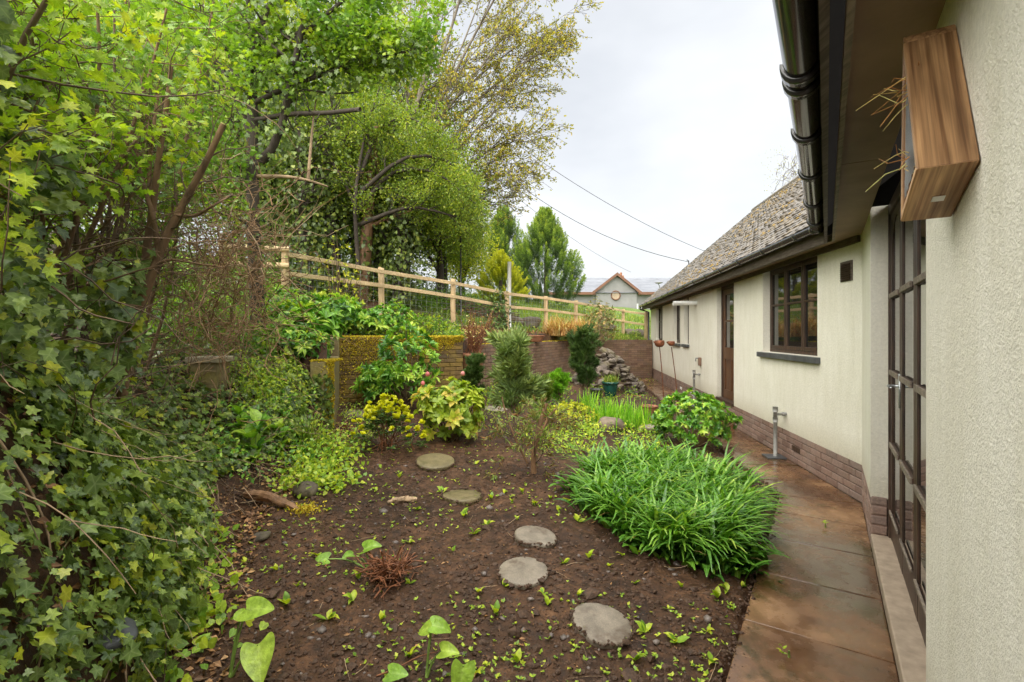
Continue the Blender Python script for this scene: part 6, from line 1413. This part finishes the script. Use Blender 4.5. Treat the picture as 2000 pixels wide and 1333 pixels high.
# dying forked pine with brown needles
g = G(1043, 925); o = empty('forked_dead_pine', g, 'forked dying pine with brown lower needles near the strap leaves', 'pine')
Yp = g[1]; L1 = [(1043, 930), (1041, 880), (1052, 840), (1062, 800), (1068, 788)]; L2 = [(1047, 868), (1060, 838), (1078, 806), (1086, 798)]; L3 = [(1030, 905), (1003, 850), (985, 800), (980, 775)]
lp = np.array([smoothline([P(x, y, Yp) for x, y in L], 8) for L in (L1, L2, L3)]); lp[:, 0] = np.where(lp[:, 0] > 99, lp[:, 0], lp[:, 0]); lr = np.array([np.linspace(.03, .02, 8), np.linspace(.018, .01, 8), np.linspace(.014, .006, 8)])
tubes_obj('trunk', [(lp, lr, 8)], M['bark_red'], o)
b1, r1 = spread(lp, lr, 10, .05, .85, (.9, 1.5), (.2, .45), .18, -.02, 6, .25, (.1, -.05, 0)); b2, r2 = spread(b1, r1, 4, .3, 1, (.4, 1.), (.08, .18), .2, .0, 4, .6); tubes_obj('twigs', [(b1, np.maximum(r1, .002), 3), (b2, np.maximum(r2, .0013), 3)], M['twig'], o)['kind'] = 'stuff'
p, tg, _ = along(b2, 11, .2, 1); m = len(p); leaves('needles', M['pine_brown'], o, [(T2, p, unit(tg + rng.normal(size=(m, 3)) * .6), rdir(m), rng.uniform(.05, .09, m), .22, None)])
# acid green spirea mat
g = G(1112, 828); bush('spirea', 'low acid yellow green mound in front of the iris', g, (.42, .3, .2), 320, 8, (.025, .045), T4, 'gold', zc=.5)
g = G(1065, 815); grass_tuft('bright lime grass tuft beside the acid green mound', g, 160, (.16, .3), 'iris', .012, (.1, .6), (.6, 1.4), .08)
# iris fan
g = G(1215, 838); n = 300; b = g + np.column_stack([rng.normal(0, .26, n), rng.normal(.1, .16, n), np.zeros(n)]); b[:, 2] = zterr(b[:, 0], b[:, 1]) - .02
o = merge('iris_clump', M['iris'], None, [straps(b, rng.uniform(0, 6.28, n), rng.uniform(.3, .52, n), .022, rng.uniform(.0, .3, n), rng.uniform(.0, .5, n), 5, .12)]); tag(o, 'upright bright green iris leaves behind the rock', 'plant')
g = G(1150, 800); n = 60; b = g + np.column_stack([rng.normal(0, .08, n), rng.normal(0, .08, n), np.zeros(n)]); tag(merge('iris_clump', M['iris'], None, [straps(b, rng.uniform(0, 6.28, n), rng.uniform(.25, .4, n), .018, rng.uniform(0, .3, n), rng.uniform(0, .5, n), 5, .12)]), 'small separate tuft of upright iris leaves left of the main clump', 'plant')
p_ = P(1192, 745, 11.0); n = 160; b = p_ + np.column_stack([rng.normal(0, .08, (n, 2)), np.full(n, -.05)]); tag(merge('potted_grass', M['grass'], None, [straps(b, rng.uniform(0, 6.28, n), rng.uniform(.12, .28, n), .012, rng.uniform(0, .8, n), rng.uniform(0, 1., n), 4)]), 'tuft of grass growing in the green glazed pot', 'plant')
# euonymus-like shrub by the path
g = G(1372, 872); g[0] = min(g[0], 2.55); bush('evergreen_shrub', 'rounded evergreen shrub with glossy light green leaf whorls by the path', g, (.58, .48, .40), 330, 9, (.06, .095), TOV, 'rhodo', zc=.75, zmin=-.45, th=(.5, 1.4), nst=50, r0=.011, bark='twig_pale', lump=.18)
# ------------------------------------------------------------------ the bed of strap leaves
POLY = [(.68, 4.25), (.95, 3.35), (1.45, 3.25), (1.62, 3.5), (2.1, 4.3), (2.24, 5.1), (1.85, 5.5), (1.1, 5.3), (.66, 4.8)]
sb = empty('strap_leaf_bed', (1.5, 4.3, 0), 'large dense clump of glossy arching strap leaves beside the path', 'plant')
cx = rng.uniform(.6, 2.5, 900); cy = rng.uniform(3.2, 5.6, 900); ok = inpoly(cx, cy, POLY); cx, cy = cx[ok][:150], cy[ok][:150]; nc = len(cx)
per = 22; idx = np.repeat(np.arange(nc), per); n = nc * per
b = np.column_stack([cx[idx] + rng.normal(0, .025, n), cy[idx] + rng.normal(0, .025, n), zterr(cx, cy)[idx] - .01])
azc = np.arctan2(-.55, .35)          # the whole clump leans towards the path and the light
az = rng.uniform(0, 6.28, n); az = np.where(rng.random(n) < .3, azc + rng.normal(0, .6, n), az)
pr = rng.random(nc)
arr = [straps(b, az, rng.uniform(.32, .55, n), rng.uniform(.022, .036, n), rng.uniform(.08, .5, n), rng.uniform(.9, 2.1, n), 7, .22, np.clip(pr[idx] * .35 + rng.random(n) * .65, 0, 1))]
leaves_o = merge('foliage', M['strap'], sb, arr)
n = 260; k_ = rng.integers(0, nc, n); merge('dead_blades', M['straw'], sb, [straps(np.column_stack([cx[k_] + rng.normal(0, .05, n), cy[k_] + rng.normal(0, .05, n), zterr(cx, cy)[k_]]), rng.uniform(0, 6.28, n), rng.uniform(.2, .4, n), .016, rng.uniform(.5, 1.2, n), rng.uniform(.6, 1.3, n), 6, .3)])['kind'] = 'stuff'
# broad lily leaves on its near and left margins
n = 420; t = rng.integers(0, 4, n); ex = np.array([[.62, 4.6], [.72, 4.1], [.98, 3.38], [1.5, 3.25], [1.75, 3.5]]); f_ = rng.random(n)[:, None]; e = ex[t] * (1 - f_) + ex[t + 1] * f_ + rng.normal(0, .06, (n, 2)); b = np.column_stack([e, zterr(e[:, 0], e[:, 1]) + .0])
merge('broad_leaves', M['strap'], sb, [straps(b, rng.normal(-2.2, .9, n), rng.uniform(.16, .3, n), rng.uniform(.04, .07, n), rng.uniform(.2, .7, n), rng.uniform(.6, 1.7, n), 6, .25, rng.random(n) * .7, peak=.5)])
# small plant growing in a path joint
leafy('path_weed', 'tiny green weed growing on the wet path', (P(1541, 1283, 2.39)), 9, (.02, .035), 'seed', h=.03, levels=2); leafy('path_weed', 'small weed sprouting from a path joint near the corner', P(1612, 1030, 3.99), 8, (.02, .035), 'seed', h=.03, levels=2)

# ------------------------------------------------------------------ soil crumbs, pebbles, seedlings
def lumps(name, label, n, fn, size, mat, flat=.7):
    t = (1 + 5 ** .5) / 2; ico = unit(np.array([(-1, t, 0), (1, t, 0), (-1, -t, 0), (1, -t, 0), (0, -1, t), (0, 1, t), (0, -1, -t), (0, 1, -t), (t, 0, -1), (t, 0, 1), (-t, 0, -1), (-t, 0, 1)], float))
    fc = np.array([(0, 11, 5), (0, 5, 1), (0, 1, 7), (0, 7, 10), (0, 10, 11), (1, 5, 9), (5, 11, 4), (11, 10, 2), (10, 7, 6), (7, 1, 8), (3, 9, 4), (3, 4, 2), (3, 2, 6), (3, 6, 8), (3, 8, 9), (4, 9, 5), (2, 4, 11), (6, 2, 10), (8, 6, 7), (9, 8, 1)])
    X, Y = fn(n); n = len(X); s_ = np.exp(rng.normal(math.log(size), .5, n)); V = ico[None] * rng.uniform(.6, 1.35, (n, 12, 1)) * s_[:, None, None] * np.stack([rng.uniform(.8, 1.3, n), rng.uniform(.8, 1.3, n), np.full(n, flat)], -1)[:, None, :]
    c = np.column_stack([X, Y, np.maximum(zterr(X, Y, True), 0.0 if name == 'spilt_soil' else -9) + s_ * .15 + (.025 if name == 'rim_soil' else 0)]); V = V + c[:, None]
    Q = (fc[None] + (np.arange(n) * 12)[:, None, None]).reshape(-1, 3); return tag(mesh_np(name, V.reshape(-1, 3), Q.ravel(), np.full(len(Q), 3), M[mat], None, np.repeat(rng.random(n), 12), name == 'gravel'), label, None, None, 'stuff')
def on_soil(n):
    Y = 1.5 + 7.0 * rng.random(n) ** 1.6; px = rng.uniform(250, 1500, n); X = (px - 1000) / F * Y; ok = (qdist(X, Y) > .03) & (X > xb(Y) - .35) & inpoly(X, Y, LOW); return X[ok], Y[ok]
lumps('soil_crumbs', 'crumbly clods of dark garden soil', 34000, on_soil, .006, 'clod'); lumps('soil_clods', 'larger clods of broken soil', 1100, on_soil, .011, 'clod', .6)
def path_edge(n):
    Y = rng.uniform(1.8, 16, n); X = np.interp(Y, [0, 20], [0, 0]); L_ = np.where(Y < 4.7, 1, 0); xs = np.where(L_ == 1, C[0] + (Y - C[1]) * WN - (PATHW + .03 - np.abs(rng.normal(0, .03, n))) * 1.193, C[0] + (Y - C[1]) * WF - (PATHW + .03 - np.abs(rng.normal(0, .03, n))) * 1.009); return xs, Y
lumps('spilt_soil', 'soil crumbs spilt along the path edge', 2600, path_edge, .005, 'clod')
def stone_rims(n):
    k = rng.integers(0, len(STONES), n); s_ = np.array(STONES)[k]; a = rng.uniform(0, 6.28, n); r_ = s_[:, 3] * (1.06 - np.abs(rng.normal(0, .07, n))); return s_[:, 0] + r_ * np.cos(a), s_[:, 1] + r_ * np.sin(a)
lumps('rim_soil', 'soil crumbs splashed over the rims of the stepping stones', 800, stone_rims, .0055, 'clod')
lumps('gravel', 'small pebbles lying in the soil', 900, on_soil, .009, 'pebble', .6)
X, Y = on_soil(1600); n = len(X); tag(leaves('bed_litter', M['litter'], None, [(T4, np.column_stack([X, Y, zterr(X, Y, True) + .008]), unit(rng.normal(size=(n, 3)) * [1, 1, .15]), unit(rng.normal(size=(n, 3)) * .3 + [0, 0, 1]), rng.uniform(.012, .035, n), .8, None)]), 'bits of straw and dead leaf on the soil', None, None, 'stuff')
def onsoil_tw(n):
    X, Y = on_soil(n * 2); X, Y = X[:n], Y[:n]; return np.column_stack([X, Y, zterr(X, Y, True) + .006]), unit(rng.normal(size=(len(X), 3)) * [1, 1, .05])
tangle('soil_twigs', 'thin straws and twigs scattered on the soil', 170, onsoil_tw, (.0012, .003), (.05, .2), 'twig_pale', wob=.08)
X, Y = on_soil(4200); k = fbm(X, Y, .9, 3, 51) + .4 * fbm(X, Y, 4, 2, 61) > -.02; X, Y = X[k], Y[k]; c = np.column_stack([X, Y, zterr(X, Y, True) + .008]); tag(leaves('weed_seedlings', M['seed'], None, [rosette(c, np.tile([[0, 0, 1.]], (len(c), 1)) + rng.normal(size=(len(c), 3)) * .2, 4, (.008, .026), (.7, 1.4), T4, 1.3)]), 'sprinkling of tiny weed seedlings over the soil', None, None, 'stuff')
# larger seedlings, each one a plant
protos = []
for k in range(6):
    nl_ = rng.integers(2, 6); c = np.zeros((1, 3)); T_, p, tip, nr, sz_, w_, r_ = rosette(c + [0, 0, .004], np.array([[0, 0, 1.]]), nl_, (.04, .075), (.35, 1.25), TOV, 1.15)
    V, f_, cn, kk = leaf_arrays(T_, p, tip, nr, sz_, w_); protos.append(mesh_np('seedling', V, f_, cn, M['seed'], None, np.repeat(rng.random(len(p)), kk), True, True))
spots = [(925, 1045), (950, 1030), (865, 965), (1010, 1020), (1075, 975), (1110, 985), (1130, 1030), (1180, 1010), (1200, 1050), (1090, 1000), (1150, 1100), (1215, 1090), (1245, 1090), (1290, 1100), (1240, 1150), (1130, 1180), (1070, 1190), (935, 1160), (885, 1080), (800, 1060), (815, 1000), (745, 1215), (700, 1130), (620, 1095), (660, 960), (690, 930), (640, 1000), (985, 960), (1000, 985), (1045, 985), (960, 975), (1305, 1200), (1260, 1240), (1330, 1155), (1400, 1180), (1380, 1240), (970, 1200), (1390, 1300), (1240, 1290), (540, 1120), (580, 1150), (480, 1100), (560, 1180), (800, 1140), (905, 1010), (1165, 975), (1260, 1060), (1190, 1110), (1100, 1110), (1060, 1170), (735, 960), (1020, 960), (780, 930), (930, 910), (1130, 930), (640, 1220), (690, 1180), (800, 1290), (1010, 1290), (930, 1310), (985, 1150), (1320, 1260), (1420, 1160), (1450, 1150)]
for i, (px, py) in enumerate(spots):
    c = G(px, py); me = protos[i % 6]; o = bpy.data.objects.new('seedling', me); COL.objects.link(o); o.location = tuple(float(q) for q in c); o.rotation_euler = (0, 0, rng.uniform(0, 6.28)); s_ = rng.uniform(.6, 1.25); o.scale = (s_, s_, s_)
    tag(o, 'small light green seedling on the bare soil', 'seedling', 'seedlings on the soil')
# arum plants
def arum(label, items, base):
    base = np.asarray(base, float); o = empty('arum_lily', base, label, 'plant', 'arum lilies at the front of the bed')
    for (tip0, dirv, nrm, size) in items:
        mb = MB(); mb.tube(smoothline([base - [0, 0, .02], base * .5 + np.array(tip0) * .5 + [0, 0, .03], tip0], 6), [.007, .006, .005, .005, .004, .004], 6); mb.build('stalk', M['stem_green'], o, True)
        T_ = TARUM; V, f_, cn, kk = leaf_arrays(T_, [tip0], [dirv], np.array([nrm], float), [size]); l = mesh_np('leaf', V, f_, cn, M['arum'], o, np.full(len(V), rng.uniform(.3, .9)), True, False, TARUM[2])
        sbd = l.modifiers.new('subdiv', 'SUBSURF'); sbd.levels = 2; sbd.render_levels = 2
b = G(448, 1318); Yb_ = b[1]
arum('arum lily with two large veined leaves, biggest near the ivy', [(P(482, 1190, Yb_), (1, -.15, .1), (0, -.5, 1), .145), (P(505, 1260, Yb_ - .05), (.35, -.6, -.5), (.1, -.8, .7), .17), (P(470, 1205, Yb_), (-.3, .6, .1), (0, -.3, 1), .07)], b)
b = G(832, 1325); arum('arum lily with upright stalks and folded leaf near the frame bottom', [(P(842, 1225, b[1]), (-.5, .3, -.35), (0, -.5, 1), .1), (P(845, 1222, b[1]), (.7, .1, -.25), (0, -.5, 1), .1), (P(862, 1272, b[1] - .03), (.8, -.2, .1), (-.1, -.6, 1), .09)], b)
b = G(900, 1345); arum('arum leaf standing upright at the very bottom of the bed', [(P(905, 1300, b[1]), (-.1, -.2, -.6), (.2, -.9, .3), .13)], b)
b = G(765, 1330); arum('single small arum leaf low on the soil', [(P(760, 1315, b[1]), (.8, -.2, .1), (0, -.5, 1), .1)], b)
b = G(722, 1108); arum('arum seedlings leaning over the heap of dead stems', [(P(712, 1072, b[1]), (.8, .0, .2), (0, -.5, 1), .12), (P(640, 1092, b[1]), (-.7, -.1, -.1), (0, -.6, 1), .11), (P(690, 1085, b[1]), (-.2, -.3, .1), (0, -.5, 1), .09)], b)
# heap of dead red-brown stems
b = G(760, 1135); n = 150; d = unit(np.column_stack([rng.normal(0, .8, n), rng.normal(0, .8, n), rng.uniform(.1, .9, n)])); st = b + np.column_stack([rng.normal(0, .05, (n, 2)), rng.uniform(0, .1, n)]); L = rng.uniform(.08, .2, n)[:, None]
po = np.stack([st, st + d * L * .5 + rng.normal(0, .008, (n, 3)), st + d * L + [0, 0, -.03]], 1); tag(tubes_obj('dead_stem_heap', [(po, rng.uniform(.002, .0055, n)[:, None] * np.ones((1, 3)), 5)], M['stick_red'], None), 'heap of cut reddish brown dead stems on the soil', 'dead stems')
po = np.array([smoothline([G(735, 1333) + [0, 0, .02], G(770, 1318) + [0, 0, .03], G(820, 1300) + [0, 0, .05], G(855, 1290) + [0, 0, .03]], 8)]); tag(tubes_obj('fallen_twig', [(po, np.linspace(.004, .002, 8)[None], 5)], M['stick_red'], None), 'curved red brown twig lying at the bottom of the bed', 'twig')
for (lab, pts) in (('long pale runner curving down over the ivy at the left', [(5, 880), (60, 960), (100, 1040), (108, 1110)]), ('pale runner crossing the ivy from the bank top', [(130, 850), (180, 900), (200, 940), (185, 1010), (115, 1100)])):
    po = np.array([smoothline([G(x, y) + [.02, -.03, .05] for x, y in pts], 10)]); tag(tubes_obj('ivy_runner', [(po, np.linspace(.005, .003, 10)[None], 5)], M['twig_pale'], None), lab, 'runner')
# moss on the old log
b = G(590, 1000); n = 500; p = b + rng.normal(0, 1, (n, 3)) * [.07, .05, .012] + [0, 0, .02]; tag(leaves('moss_patch', M['moss'], None, [(T2, p, rdir(n, .8), rdir(n), rng.uniform(.01, .025, n), 1.2, None)]), 'bright yellow moss patch beside the rotten log', None, None, 'stuff')
# ivy on the wall end
n = 520; X = rng.uniform(-2.75, -2.22, n); Z = rng.uniform(.35, 1.1, n); Yq = np.where(X > -2.5, 5.965, 5.95) + rng.normal(0, .02, n); tag(leaves('wall_ivy', M['dark'], None, [(TIVY, np.column_stack([X, Yq, Z]), unit(np.column_stack([rng.normal(0, .4, n), np.full(n, -.1), -np.ones(n)])), unit(np.column_stack([rng.normal(0, .4, n), -np.ones(n), rng.normal(.3, .3, n)])), rng.uniform(.04, .075, n), 1., None)]), 'dark ivy hanging on the mossy wall end', None, None, 'stuff')
